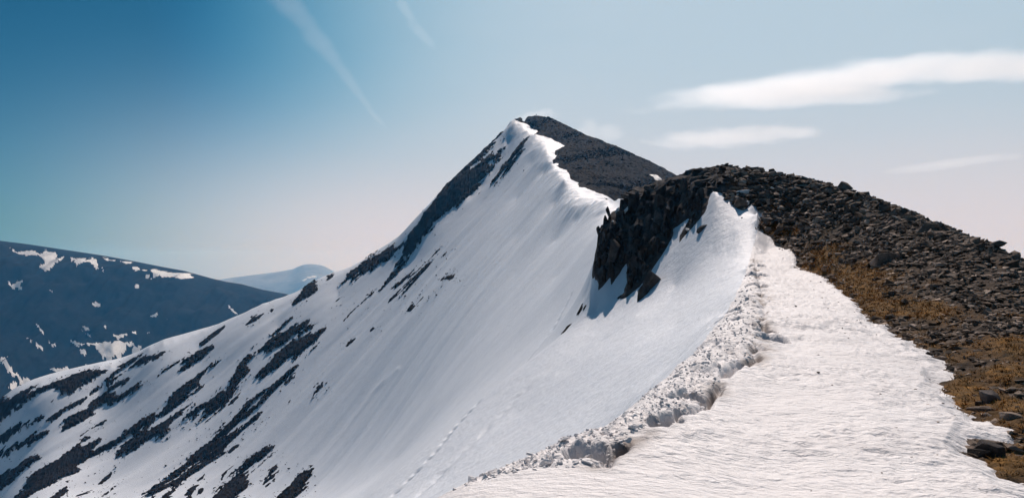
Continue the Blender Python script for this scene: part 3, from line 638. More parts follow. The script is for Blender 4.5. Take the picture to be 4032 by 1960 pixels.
# ---------------------------------------------------------------- stony ground on the near ridge
H1 = X[near2]; H2 = Y[near2]
hum = np.zeros(PX.shape)
hd = DD[near2]
hum[near2] = (0.07*fbm(H1/0.6, H2/0.5, 4, 171, 0.6) + 0.045*ridged(H1/0.26, H2/0.16, 3, 175)*sstep(30, 14, hd) + 0.09*ridged(H1/0.6, H2/0.45, 3, 177)*sstep(10, 28, hd))
m = (DD >= 64) & near; hum[m] = 0.25*fbm(X[m]/1.5, Y[m]/1.5, 3, 178)
moss_spots = [('H', 400, 600, 90, 30), ('H', 350, 420, 110, 40), ('H', 830, 890, 70, 22), ('H', 700, 760, 120, 60), ('H', 1000, 930, 220, 60), ('H', 650, 880, 160, 50), ('H', 1450, 1200, 160, 50), ('H', 900, 1050, 200, 80), ('I', 920, 190, 140, 40), ('I', 1450, 420, 110, 60),
              ('I', 1400, 560, 150, 60), ('I', 1420, 1110, 120, 70), ('I', 700, 170, 120, 60), ('I', 1250, 700, 200, 50), ('I', 1450, 780, 80, 50), ('I', 1150, 640, 100, 60), ('G', 1480, 590, 90, 50), ('G', 1150, 200, 60, 15)]
moss = 0.07+0.6*fbm(X/1.6, Y/1.6, 4, 181, 0.6)-0.006*np.clip(DD-12, 0, 60)
for k, x, y, a, b in moss_spots:
    (qx, qy), = Z(k, [(x, y)]); s_ = ZW[k][2]
    moss += 1.1*np.exp(-((PX-qx)/(a/s_))**2-((ROW-qy)/(b/s_))**2)*(DD < 70)
moss += 0.24*np.exp(-(np.clip(SD, 0, 50)/(0.9+0.02*DD))**2)*(DD < 62)
moss = np.clip(moss, 0, 1)
ground_m = (SD > -0.9) & (DD < 120)
zg = ZZ + hum + 0.06*moss*(DD < 40)
vg = np.stack([X, Y, zg], -1).reshape(-1, 3)
stony = link('stony_ground', sub_mesh('stony_ground', vg, faces_where(ground_m), M_SOIL, True, {'moss': moss.ravel()})); tag(stony, kind='structure')


# ---------------------------------------------------------------- finding the ground
def col_of(px): return int(np.argmin(np.abs(pxs-px)))
def ground_z(x, y):
    px = CX+FOC*x/y
    j = np.clip(np.searchsorted(pxs, px)-1, 0, NC-2); i = np.clip(np.searchsorted(ds, y)-1, 0, NR-2)
    u = (px-pxs[j])/(pxs[j+1]-pxs[j]); v = (y-ds[i])/(ds[i+1]-ds[i])
    return (ZZ[i, j]*(1-u)+ZZ[i, j+1]*u)*(1-v)+(ZZ[i+1, j]*(1-u)+ZZ[i+1, j+1]*u)*v
def samp(A, x, y):
    px = CX+FOC*np.asarray(x)/np.asarray(y)
    j = np.clip(np.searchsorted(pxs, px), 0, NC-1); i = np.clip(np.searchsorted(ds, y), 0, NR-1)
    return A[i, j]
def ground_at(px, row, dmin=2.0):
    """first ground met along the line of sight read at (px, row)"""
    j = col_of(px); i0 = np.searchsorted(ds, dmin)
    k = np.nonzero(ROW[i0:, j] <= row)[0]
    i = i0+(k[0] if len(k) else int(np.argmin(ROW[i0:, j])))
    return Vector(((px-CX)/FOC*ds[i], ds[i], ZZ[i, j]))

# ---------------------------------------------------------------- stones
def hull_stone(seed, flat, n=13, box=0.75):
    r = random.Random(seed); bm = bmesh.new()
    for _ in range(n):
        v = Vector((r.uniform(-1, 1), r.uniform(-1, 1), r.uniform(-1, 1)))
        mx_ = max(abs(c) for c in v); v = v/mx_*r.uniform(0.86, 1.0) if r.random() < box else v.normalized()
        bm.verts.new((v.x*0.5, v.y*0.5*r.uniform(0.75, 1.0), v.z*0.5*flat))
    res = bmesh.ops.convex_hull(bm, input=bm.verts)
    bmesh.ops.delete(bm, geom=[e for e in res['geom_interior'] if isinstance(e, bmesh.types.BMVert)], context='VERTS')
    bmesh.ops.triangulate(bm, faces=bm.faces)
    bmesh.ops.recalc_face_normals(bm, faces=bm.faces)
    V = np.array([v.co[:] for v in bm.verts]); F = np.array([[v.index for v in f.verts] for f in bm.faces]) if (bm.verts.index_update() or True) else None
    bm.free(); return V, F
PROTO = [hull_stone(i, f, 12) for i, f in enumerate([0.28, 0.32, 0.36, 0.4, 0.34, 0.45, 0.5, 0.55, 0.62, 0.7, 0.3, 0.38, 0.8, 0.42])]
PROTO_ME = [mesh_np('stone', V, F, M_ROCK, False) for V, F in PROTO]
def rotz(a): return np.array([[math.cos(a), -math.sin(a), 0], [math.sin(a), math.cos(a), 0], [0, 0, 1]])
def euler_np(e): return np.array(Euler(e).to_matrix())
def merged(name, items, mat, parent):
    """items: (proto, location, euler, scale xyz) joined into one mesh"""
    Vs, Fs, o, tn = [], [], 0, []
    for k, loc, e, sc in items:
        V, F = PROTO[k]; Vs.append((V*np.array(sc))@euler_np(e).T+np.array(loc)); Fs.append(F+o); o += len(V); tn.append(np.full(len(V), tr_.lognormvariate(-0.05, 0.6)))
    return link(name, mesh_np(name, np.vstack(Vs), np.vstack(Fs), mat, False, {'tone': np.concatenate(tn)}), parent)
tr_ = random.Random(5)

r = random.Random(11)
cand = []
def scatter(x, y, sz, lift, protos, tilt, keep=None):
    sd_ = samp(SD, x, y); rw = samp(ROW, x, y); rn = samp(RUN, x, y)
    ok = (sd_ > -0.10+sz*0.12) & (rw < rn+30+sz*FOC/y) & (samp(OD, x, y) < 0.3)
    if keep is not None: ok &= keep
    x, y, sz = x[ok], y[ok], sz[ok]
    z = ground_z(x, y)+samp(hum, x, y)+sz*lift*0.6
    n_ = len(x); e = np.stack([RNG.normal(0, tilt, n_), RNG.normal(0, tilt, n_), RNG.uniform(0, 6.28, n_)], -1)
    q = np.stack([sz*RNG.uniform(0.9, 1.6, n_), sz*RNG.uniform(0.65, 1.0, n_), sz*RNG.uniform(0.6, 1.1, n_)], -1)
    for i in range(n_): cand.append((int(RNG.choice(protos)), (x[i], y[i], z[i]), tuple(e[i]), tuple(q[i])))
n_ = 170000
y = 5.0*(73/5.0)**RNG.random(n_); x = RNG.uniform(2.0, 36.0, n_)
infr = x < (2576*1.5652+900-CX)/FOC*y
x, y = x[infr], y[infr]; n_ = len(x)
ms = samp(moss, x, y); u = RNG.random(n_)
cap = np.interp(y, [5, 10, 16, 25, 40, 55, 70], [0.18, 0.22, 0.28, 0.40, 0.55, 0.85, 1.0])
sz = np.interp(y, [5, 15, 30, 60], [0.055, 0.085, 0.15, 0.24])*(1-u)**(-0.5)
clump = sstep(-0.15, 0.35, fbm(x/2.6, y/2.6, 3, 191))
keep = (sz < cap) & (RNG.random(n_) > ms*np.where(sz < 0.3, 0.97, 0.85)) & (RNG.random(n_) < 0.35+0.65*clump)
scatter(x, y, sz, 0.15, np.arange(len(PROTO)), 0.20, keep)
# the blocky skyline, and the pile that leads up to the outcrop
sk = np.array(NSKY)
px = RNG.uniform(1760, 2640, 700); d = np.interp(px, sk[:, 0], sk[:, 2])*RNG.uniform(0.86, 1.03, 700)
scatter((px*1.5652-CX)/FOC*d, d, RNG.uniform(0.3, 0.75, 700)*(0.6+d/110), 0.25, [5, 6, 7, 8, 9, 12, 13], 0.3)
g = [ground_at(r.uniform(1800, 2300)*1.5652, r.uniform(425, 520)*1.5652, 30) for _ in range(520)]
scatter(np.array([p.x for p in g]), np.array([p.y for p in g]), RNG.uniform(0.25, 0.72, 520), 0.25, np.arange(len(PROTO)), 0.28)
for (x0, x1, y0, y1, a_, b_, n_) in [(1185, 1480, 915, 1085, 0.05, 0.22, 90), (1130, 1490, 640, 840, 0.05, 0.20, 80), (780, 1060, 290, 480, 0.08, 0.26, 110), (1080, 1480, 240, 340, 0.08, 0.3, 60)]:
    g = [ground_at(*Z('I', [(r.uniform(x0, x1), r.uniform(y0, y1))])[0], 4) for _ in range(n_)]
    scatter(np.array([p.x for p in g]), np.array([p.y for p in g]), a_*(b_/a_)**RNG.random(n_), 0.2, np.arange(len(PROTO)), 0.25)
key = lambda c: -max(c[3])/c[1][1]
cand.sort(key=key)
in_frame = lambda c: -5 < CX+FOC*c[1][0]/c[1][1] < 4040
lead = [c for c in cand if in_frame(c)][:300]; ids = set(map(id, lead)); rest = [c for c in cand if id(c) not in ids]
for k, loc, e, sc in lead:
    o = link('stone', PROTO_ME[k], stony, loc, e); o.scale = sc
tag(merged('scree', rest, M_SCREE, stony), kind='stuff')
print('stones', len(cand), 'rest tris', sum(len(PROTO[c[0]][1]) for c in rest))
items = []
for i, j in SPECK_AT:
    q_ = 0.22*(1-r.random()*0.96)**-0.5
    items.append((r.randrange(len(PROTO)), (X[i, j], Y[i, j], ZS[i, j]+q_*0.15), (r.gauss(0, .3), r.gauss(0, .3), r.uniform(0, 6.28)), (q_*1.6, q_*1.1, q_*1.5)))
tag(merged('loose_rocks', items, M_ROCK_FAR, mount), kind='stuff')
# rubble on the far flank of the peak
items = []
fi = np.argwhere((FLANK_SD > 1.5) & (patch < -0.8) & VIS & (PX < 2800) & (DD > 180))
for i, j in fi[RNG.integers(0, len(fi), 6500)]:
    s = r.uniform(0.5, 1.1)*(1.0+0.9*(r.random() < 0.12))
    items.append((r.randrange(len(PROTO)), (X[i, j]+r.uniform(-.5, .5), Y[i, j]+r.uniform(-.5, .5), ZZ[i, j]+0.62), (r.gauss(0, .3), r.gauss(0, .3), r.uniform(0, 6.28)), (s*1.3, s*0.9, s)))
tag(merged('rubble', items, M_FLANK, flank), kind='stuff')

# ---------------------------------------------------------------- the cliff outcrop
oc_s = np.where(OD > -40, OD, -9)
outcrop = rock_cover('rock_outcrop', oc_s, 0.3, 0.5, M_ROCK_CLIFF, None, 2.0, 190, 0.8)
tag(outcrop, 'dark jagged cliff outcrop of columns and slabs at the head of the near snow slope', 'rock outcrop')
def block_mesh(seed, kind):
    rr = random.Random(seed); bm = bmesh.new()
    bmesh.ops.create_cube(bm, size=1.0)
    for v in bm.verts:
        j = 0.24
        v.co += Vector((rr.uniform(-j, j), rr.uniform(-j, j), rr.uniform(-j, j)*0.8))
    for _ in range(6):                    # broken corners
        n = Vector((rr.uniform(-1, 1), rr.uniform(-1, 1), rr.uniform(-1, 1))).normalized()
        g = bmesh.ops.bisect_plane(bm, geom=bm.verts[:]+bm.edges[:]+bm.faces[:], plane_co=n*rr.uniform(0.40, 0.58), plane_no=n, clear_outer=True)
        ed = [e for e in g['geom_cut'] if isinstance(e, bmesh.types.BMEdge)]
        if ed: bmesh.ops.edgeloop_fill(bm, edges=ed)
    bmesh.ops.recalc_face_normals(bm, faces=bm.faces)
    bmesh.ops.bevel(bm, geom=bm.edges[:], offset=0.035, segments=1, affect='EDGES')
    me = bpy.data.meshes.new('block'); bm.to_mesh(me); bm.free(); me.materials.append(M_ROCK_CLIFF); return me
BLK = [block_mesh(300+i, 0) for i in range(24)]
oi_ = np.argwhere((OD > 0.15) & (ROW <= RUN+10) & (DD < 80))
wgt = np.ones(len(oi_)); oi_ = oi_[RNG.permutation(len(oi_))]
placed = []
def too_close(p, rad): return any((p-q).length < rad*min(1, w_) for q, w_ in placed)
nb = 0
top_row = Z('G', [(0, 330)])[0][1]
for i, j in oi_:
    if nb >= 298: break
    p = Vector((X[i, j], Y[i, j], ZZ[i, j])); n = Vector(NRM[i, j])
    gx, gy = (PX[i, j]-2300)*1.926, (ROW[i, j]-600)*1.926
    lower = gy > 330+0.12*(900-gx) - (60 if gx > 700 else 0)
    edge = OD[i, j]
    if lower:
        sx_ = 0.26*(1-r.random()*0.93)**-0.5; sz_ = sx_*r.uniform(1.6, 4.2)
        if edge < 0.5: sx_ *= 0.6; sz_ *= 0.55
        if too_close(p, 0.34+0.22*sx_): continue
        if gy < 330: sz_ = min(sz_, 0.7)
        yaw = math.atan2(n.x, -n.y)+r.gauss(0, .35)
        sc = (sx_, r.uniform(0.5, 1.1)*sx_+0.2, sz_)
        o = link('block', r.choice(BLK), outcrop, p+n*r.uniform(0.0, 0.5)*sx_+Vector((0, 0, 0.15)), (r.gauss(-.08, .12), r.gauss(.05, .16), yaw)); o.scale = sc
        placed.append((p, 1.0))
    else:
        s = r.uniform(0.45, 1.25)
        if edge < 0.5: s *= 0.6
        if too_close(p, 0.33+0.2*s): continue
        o = link('block', r.choice(BLK), outcrop, p+n*0.18*s, (r.gauss(0, .22), r.gauss(0.08, .2), r.uniform(0, 6.28)))
        o.scale = (s*r.uniform(1.0, 1.7), s*r.uniform(0.8, 1.2), s*r.uniform(0.4, 0.8))
        placed.append((p, 1.0))
    nb += 1
bl_V, bl_F, o_ = [], [], 0
for i, j in oi_[::-1][:520]:
    me_ = r.choice(BLK); V = np.array([v.co[:] for v in me_.vertices]); sx_ = r.uniform(0.14, 0.36)
    gx, gy = (PX[i, j]-2300)*1.926, (ROW[i, j]-600)*1.926
    up_ = gy < 330+0.12*(900-gx)
    sc = np.array([sx_*(2.0 if up_ else 1), sx_, sx_*(0.7 if up_ else r.uniform(1.5, 4.5))])
    V = (V*sc)@euler_np((r.gauss(0, .12), r.gauss(.05, .15), r.uniform(0, 6.28))).T + np.array([X[i, j], Y[i, j], ZZ[i, j]]) + NRM[i, j]*r.uniform(0.15, 0.55)
    for p_ in me_.polygons:
        vv = list(p_.vertices)
        for q_ in range(1, len(vv)-1): bl_F.append((vv[0]+o_, vv[q_]+o_, vv[q_+1]+o_))
    bl_V.append(V); o_ += len(V)
tag(link('splinters', mesh_np('splinters', np.vstack(bl_V), np.array(bl_F), M_ROCK_CLIFF, False), outcrop), kind='stuff')
print('blocks', nb)

for xy, sz, ry in [((430, 382), (0.9, 0.5, 0.25), 0.1), ((300, 475), (0.35, 0.4, 2.0), 0.75), ((243, 480), (0.3, 0.3, 0.9), 0.4), ((636, 328), (0.5, 0.35, 0.18), 0), ((770, 612), (0.35, 0.3, 0.25), 0.3), ((395, 412), (0.35, 0.3, 0.25), 0.1),
                   ((940, 190), (0.9, 0.4, 0.2), -0.1), ((350, 420), (0.3, 0.3, 0.3), 0.2), ((520, 545), (0.5, 0.3, 0.15), 0.1), ((215, 555), (0.3, 0.25, 0.2), 0.2)]:
    (px, row), = Z('G', [xy]); g = ground_at(px, row, 50)
    V, F = hull_stone(int(xy[0]), 1.0, 14, 0.3)
    o = link('snow_patch', mesh_np('snow_patch', V, F, M_SNOW_PATCH, False), outcrop, (g.x, g.y-0.55, g.z+0.25), (0, ry, 0)); o.scale = sz

# ---------------------------------------------------------------- single rocks one can point to
def boulder_mesh(seed, cuts=9, mat=None):
    V, F = hull_stone(seed, 1.0, 11+cuts//2, 0.8)
    bm = bmesh.new(); vs_ = [bm.verts.new(v*1.12) for v in V]
    for f in F: bm.faces.new([vs_[i] for i in f])
    bmesh.ops.dissolve_limit(bm, angle_limit=R(12), verts=bm.verts, edges=bm.edges)
    bmesh.ops.bevel(bm, geom=bm.edges[:], offset=0.03, segments=1, affect='EDGES')
    bmesh.ops.triangulate(bm, faces=bm.faces)
    me = bpy.data.meshes.new('boulder'); bm.to_mesh(me); bm.free(); me.materials.append(mat or M_ROCK)
    return me
def boulder(name, label, cat, k, xy, size, rot=(0, 0, 0), seed=1, sink=0.25, mat=None, group=None, dmin=4.0):
    (px, row), = Z(k, [xy]); g = ground_at(px, row, dmin)
    o = link(name, boulder_mesh(seed, 10, mat), None, (g.x, g.y, g.z+size[2]*(0.5-sink)), rot); o.scale = size
    return tag(o, label, cat, group or 'separate boulders on the ridge')
boulder('boulder', 'big dark boulder at the tip of the rock spur reaching into the snow, bottom right', 'boulder', 'I', (1320, 1040), (0.27, 0.25, 0.22), (0.1, 0.15, 0.4), 21, 0.3, M_ROCK_CLIFF)
boulder('boulder', 'low flat dark rock leaning out over the snow beside the biggest corner boulder', 'boulder', 'I', (1235, 1035), (0.34, 0.26, 0.13), (0, 0.1, 0.9), 22, 0.25, M_ROCK_CLIFF)
boulder('boulder', 'square dark block standing upright among orange grass near the right edge', 'boulder', 'I', (1300, 715), (0.24, 0.2, 0.2), (0.05, 0.05, 0.3), 23, 0.2, M_ROCK_CLIFF)
boulder('boulder', 'pale flat slab lying beside the upright square block near the right edge', 'boulder', 'I', (1250, 765), (0.32, 0.2, 0.09), (0.05, -0.1, 0.2), 24, 0.2)
boulder('boulder', 'rounded pale brown boulder just above the lowest snow bay on the right', 'boulder', 'I', (1420, 825), (0.28, 0.24, 0.15), (0.1, 0.1, 1.2), 25)
boulder('boulder', 'small round dark stone alone on the pinkish gravel of the stony slope', 'boulder', 'I', (1312, 245), (0.22, 0.18, 0.17), (0, 0, 0.5), 26)
boulder('boulder', 'small dark stone in the brown grass close to the middle of the snow edge', 'boulder', 'I', (762, 203), (0.26, 0.2, 0.15), (0, 0, 0.2), 27)
boulder('boulder', 'long dark block with a pointed top in the middle of the stony slope', 'boulder', 'H', (1105, 850), (1.2, 0.8, 0.75), (0.1, 0.1, 0.2), 28)
boulder('boulder', 'large dark boulder added in place of a shadowy hollow just under the right hand skyline', 'boulder', 'H', (1460, 620), (1.05, 0.8, 0.6), (0.1, 0.05, 2.2), 29)  # added block, its dark mass stands for a shaded hollow among rocks
boulder('boulder', 'lone angular block breaking the skyline halfway down the stony hill', 'boulder', 'H', (812, 262), (0.95, 0.8, 0.8), (0.1, 0.1, 0.3), 30, 0.1)
boulder('boulder', 'brown rock stump in the snow at the foot of the cliff outcrop', 'boulder', 'G', (520, 1040), (1.1, 0.9, 1.9), (0.2, 0.35, 0.4), 31, 0.25, M_ROCK_CLIFF, None, 40)
boulder('boulder', 'lower darker rock stump in the snow just left of the brown stump', 'boulder', 'G', (450, 1110), (0.7, 0.8, 1.5), (0.1, 0.3, 0.1), 32, 0.25, M_ROCK_CLIFF, None, 40)
boulder('boulder', 'small dark rock alone on the rippled snow right of the cliff outcrop', 'boulder', 'G', (893, 605), (1.0, 0.6, 0.5), (0.0, -0.6, 0.1), 33, 0.25, M_ROCK_CLIFF, None, 40)
boulder('boulder', 'brownish block at the top of the snow tongue beside a lump of snow', 'boulder', 'G', (1175, 425), (1.0, 0.9, 0.95), (0.1, 0.2, 0.5), 34, 0.2, None, None, 40)
for k, (xy, sz) in enumerate([((1195, 330), (1.3, 0.7, 0.7)), ((1225, 400), (0.5, 0.4, 0.35)), ((995, 230), (0.5, 0.4, 0.55))]):
    (px, row), = Z('G', [xy]); g = ground_at(px, row, 40)
    o = link('snow_lump', boulder_mesh(60+k, 4, M_SNOW_PATCH), bpy.data.objects['snow_ridge'], (g.x, g.y-0.1, g.z+0.08), (0.2, -0.5, 0.3)); o.scale = sz

def tufts(n_, seed):
    g_ = np.random.default_rng(seed)
    y = 5.0*(60/5.0)**g_.random(n_*6); x = g_.uniform(2, 24, n_*6)
    ok = (samp(SD, x, y) > -0.12) & (samp(ROW, x, y) < samp(RUN, x, y)+25) & (x < (2576*1.5652+600-CX)/FOC*y) & (g_.random(n_*6) < np.clip(samp(moss, x, y)*1.6-0.25, 0, 1))
    x, y = x[ok][:n_], y[ok][:n_]; n_ = len(x); B = 9
    z = ground_z(x, y)+samp(hum, x, y)+0.05*samp(moss, x, y)-0.01
    base = np.stack([x, y, z], -1)
    h = (0.024+0.0016*y)*g_.uniform(0.7, 1.5, n_)
    Vs = []
    for b_ in range(B):
        a_ = g_.uniform(0, 6.283, n_); sp_ = g_.uniform(0.0, 0.9, n_)*h
        root = base+np.stack([np.cos(a_)*sp_, np.sin(a_)*sp_, np.zeros(n_)], -1)
        wv = np.stack([-np.sin(a_), np.cos(a_), np.zeros(n_)], -1)*(h*0.16)[:, None]
        lean = g_.uniform(0.5, 1.8, n_)*h
        tip = root+np.stack([np.cos(a_)*lean, np.sin(a_)*lean, h*g_.uniform(0.5, 1.1, n_)], -1)
        Vs.append(np.stack([root-wv, root+wv, tip], 1))
    V = np.stack(Vs, 1).reshape(-1, 3); return V, np.arange(len(V)).reshape(-1, 3)
V, F = tufts(15000, 3)
m, t, b = mat_new('dry_grass'); p = pos_node(t); n1 = noise_node(t, 1.1, 4, 0.6, p); n2_ = noise_node(t, 14, 3, 0.6, p)
ad = MA('MULTIPLY_ADD', n2_.outputs['Fac'], 0.6, MA('MULTIPLY', n1.outputs['Fac'], 0.6, t=t), t=t)
t.links.new(ramp(t, ad, [(0.38, (0.045, 0.036, 0.018)), (0.58, (0.20, 0.108, 0.033)), (0.76, (0.46, 0.21, 0.04))]).outputs[0], b.inputs['Base Color']); b.inputs['Roughness'].default_value = 0.9; b.inputs['Specular IOR Level'].default_value = 0.1
tag(link('dry_grass', mesh_np('dry_grass', V, F, m, False), stony), kind='stuff')
items = []
y = 5.0*(58/5.0)**RNG.random(9000); x = RNG.uniform(-1, 24, 9000); sdv = samp(SD, x, y)
for i in np.nonzero((sdv < -0.05) & (sdv > -4) & (RNG.random(9000) < 0.30*np.exp(sdv*2.2)+0.002))[0]:
    q_ = RNG.uniform(0.012, 0.03)*(0.6+y[i]/14); px_ = CX+FOC*x[i]/y[i]
    j = min(max(int(np.searchsorted(pxs, px_)), 0), NC-1); k_ = min(int(np.searchsorted(ds, y[i])), NR-1)
    items.append((int(RNG.integers(len(PROTO))), (X[k_, j], Y[k_, j], ZS[k_, j]+q_*0.1), (0, 0, RNG.uniform(0, 6)), (q_*1.4, q_, q_)))
crumbs = []
bi = np.argwhere((crump > 0.35) & (bd > 0.02) & (DD < 46) & (DD > 4.5) & (PX > 1200))
wb_ = 1/DD[bi[:, 0], bi[:, 1]]**0.3
for i, j in bi[RNG.choice(len(bi), 1700, p=wb_/wb_.sum())]:
    q_ = RNG.uniform(0.008, 0.024)*(0.7+DD[i, j]/11)*(1+1.3*(RNG.random() < 0.06))
    crumbs.append((int(RNG.integers(len(PROTO))), (X[i, j], Y[i, j], ZS[i, j]+q_*0.1), tuple(RNG.normal(0, 0.35, 2))+(RNG.uniform(0, 6),), (q_*1.7, q_*1.2, q_*1.3)))
tag(merged('snow_crumbs', crumbs, M_SNOW_NEAR, bpy.data.objects['snow_ridge']), kind='stuff')
tag(merged('grit', items, M_SCREE, bpy.data.objects['snow_ridge']), kind='stuff')

# ---------------------------------------------------------------- far hills and the glen
def hill(name, px0, px1, npx, sky_pts, prof, relief, mat, seed, lam):
    """prof: (distance, rows below the skyline)"""
    p = np.linspace(px0, px1, npx); q = np.array(sky_pts)
    srow = np.interp(p, q[:, 0], q[:, 1]); prof = np.array(prof, float)
    dd = np.concatenate([np.linspace(a, b, max(3, int((b-a)/(relief[2]*(5 if a >= prof[np.argmin(prof[:, 1]), 0] or b < 1400 else 1)))), endpoint=False) for a, b in zip(prof[:-1, 0], prof[1:, 0])]+[prof[-1:, 0]])
    P_, D_ = np.meshgrid(p, dd)
    dr = np.interp(D_, prof[:, 0], prof[:, 1]); dr = sum(np.interp(D_+o_, prof[:, 0], prof[:, 1]) for o_ in np.linspace(-relief[2]*4, relief[2]*4, 9))/9
    dr -= dr.min(axis=0, keepdims=True)
    x = (P_-CX)/FOC*D_
    rw = srow[None]+dr
    z = (HR-rw)/FOC*D_
    n = fbm(x/lam, D_/lam, 5, seed, 0.55)+1.0*ridged(x/(lam*0.6)+0.5*n0(x, lam), D_/(lam*5), 4, seed+5)
    z = z+relief[0]*n*sstep(0, relief[1], dr)
    V = np.stack([x, D_, z], -1); gi = np.arange(V.shape[0]*V.shape[1]).reshape(V.shape[:2])
    F = np.stack([gi[:-1, :-1], gi[:-1, 1:], gi[1:, 1:], gi[1:, :-1]], -1).reshape(-1, 4)
    o = link(name, mesh_np(name, V.reshape(-1, 3), F, mat)); tag(o, kind='structure')
    return o, V, P_, (HR-z/D_*FOC), F
def n0(x, lam): return fbm(x/lam/2, x/lam/3, 2, 777)
hs = Z('C', [(-400, 40), (0, 85), (200, 110), (400, 140), (600, 170), (760, 195), (950, 230), (1150, 270), (1300, 297), (1400, 325), (1500, 352), (1600, 375), (1700, 390), (1850, 430), (2030, 462), (2400, 560), (3000, 800)])
hs = [(-1600, 900)]+hs+[(2400, 1700)]
hprof = [(1250, 1000), (1500, 700), (1750, 445), (1950, 230), (2120, 68), (2220, 12), (2300, 0), (2500, 20), (2900, 90), (4200, 330)]
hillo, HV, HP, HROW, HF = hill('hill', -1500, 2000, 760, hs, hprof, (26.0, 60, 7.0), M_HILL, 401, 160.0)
PATCHES = [[(60, 130), (110, 150), (200, 150), (290, 175), (310, 150), (380, 160), (410, 180), (380, 220), (460, 190), (440, 230), (390, 245), (350, 300), (320, 300), (260, 245), (320, 250), (310, 215), (280, 195), (190, 195), (120, 170)],
 [(490, 195), (550, 205), (610, 215), (660, 205), (685, 230), (700, 285), (680, 285), (650, 255), (620, 235), (580, 235), (555, 265), (545, 285), (540, 250), (510, 230)],
 [(720, 205), (770, 220), (820, 232), (810, 238), (750, 225)], [(830, 233), (920, 240), (940, 250), (900, 252)], [(715, 275), (745, 300), (760, 308), (740, 312), (718, 295)],
 [(1065, 290), (1110, 295), (1200, 305), (1300, 315), (1350, 330), (1365, 345), (1310, 352), (1250, 342), (1150, 335), (1090, 345), (1060, 358), (1080, 330)],
 [(920, 275), (960, 270), (990, 285), (950, 295)], [(0, 350), (40, 370), (90, 395), (130, 370), (170, 350), (145, 395), (150, 430), (110, 425), (100, 445), (80, 430), (60, 390)],
 [(255, 675), (285, 685), (300, 715), (335, 745), (310, 750), (290, 735)], [(150, 748), (200, 770), (260, 800), (300, 830), (295, 865), (250, 830), (215, 800)],
 [(340, 785), (380, 810), (425, 845), (410, 862), (370, 830)], [(490, 775), (545, 790), (590, 815), (560, 830), (520, 815)], [(550, 840), (590, 850), (605, 875), (600, 895), (570, 870)],
 [(605, 805), (690, 800), (760, 795), (830, 780), (880, 795), (960, 810), (900, 830), (880, 870), (850, 905), (840, 950), (820, 940), (800, 900), (775, 930), (770, 960), (740, 930), (700, 870), (650, 830)],
 [(920, 840), (950, 810), (1000, 820), (990, 870), (970, 890), (930, 880)], [(560, 710), (610, 730), (660, 770), (640, 765), (600, 745)],
 [(0, 905), (40, 910), (60, 960), (110, 1010), (150, 1045), (190, 1045), (230, 1090), (280, 1105), (230, 1130), (180, 1120), (120, 1070), (60, 1020), (0, 950)], [(50, 1110), (90, 1060), (130, 1110), (155, 1150), (120, 1160)],
 [(35, 890), (60, 905), (95, 940), (70, 935)], [(215, 940), (250, 945), (270, 970), (240, 968)], [(345, 980), (400, 985), (470, 970), (500, 1010), (510, 1040), (450, 1050), (390, 1010)], [(520, 985), (600, 960), (680, 965), (740, 975), (800, 965), (700, 1000), (620, 1030), (540, 1030)],
 [(640, 540), (660, 515), (690, 510), (715, 520), (700, 550), (660, 555)], [(1060, 600), (1100, 595), (1110, 610), (1080, 630)], [(1595, 525), (1630, 560), (1680, 605), (1660, 610), (1620, 570)], [(950, 400), (990, 390), (980, 430), (955, 430)],
 [(770, 740), (850, 745), (960, 725), (970, 740), (880, 760), (840, 780)], [(1020, 740), (1060, 710), (1080, 720), (1050, 740)], [(565, 675), (620, 690), (640, 715), (590, 710)], [(355, 590), (390, 590), (380, 608), (360, 605)], [(345, 425), (385, 455), (375, 460)],
 [(1000, 290), (1050, 290), (1040, 300), (1010, 300)], [(1030, 330), (1060, 325), (1045, 352), (1025, 350)], [(400, 1040), (440, 1045), (430, 1065), (405, 1060)], [(700, 690), (745, 685), (740, 715), (715, 705)], [(1160, 630), (1190, 650), (1180, 660)]]
hx, hy = HV[..., 0], HV[..., 1]
hrun = np.minimum.accumulate(HROW, axis=0)
k1h = fbm(hx/13, HV[..., 2]/13, 4, 501, 0.75); k2h = fbm(hx/13, HV[..., 2]/13, 4, 507, 0.75)
for pts in PATCHES:
    poly = np.array(Z('C', pts)); lo = poly.min(0)-14; hi = poly.max(0)+14
    m = (HP > lo[0]) & (HP < hi[0]) & (HROW > lo[1]) & (HROW < hi[1]) & (HROW <= hrun+3)
    if not m.any(): continue
    sdh = np.full(HP.shape, -9.0); sdh[m] = poly_sdf(HP[m]+13*k1h[m], HROW[m]+13*k2h[m], poly)/FOC*hy[m]
    f = (sdh > -2.6).ravel()[HF].all(1)
    if not f.any(): continue
    off = np.clip(sdh*0.35+0.2, -0.9, 0.5)
    V2 = HV.copy(); V2[..., 2] += off*0.9; V2[..., 1] -= off*0.4
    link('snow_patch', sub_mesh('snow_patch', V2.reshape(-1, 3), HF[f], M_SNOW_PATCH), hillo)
fs = Z('D', [(-1500, 640), (-600, 540), (-200, 480), (0, 455), (200, 430), (380, 400), (440, 370), (500, 350), (590, 348), (660, 360), (740, 390), (790, 428), (1000, 480), (1500, 520), (2500, 560)])
fs = [(-2600, 1150)]+fs+[(5800, 1040)]
dist, DV, DP, DROW, DF = hill('distant_hill', -2400, 5600, 420, fs, [(6600, 300), (7200, 190), (8000, 60), (8600, 8), (8800, 0), (9100, 15), (9900, 100)], (26.0, 40, 22.0), M_HILL_FAR, 431, 420.0)
drun = np.minimum.accumulate(DROW, axis=0)
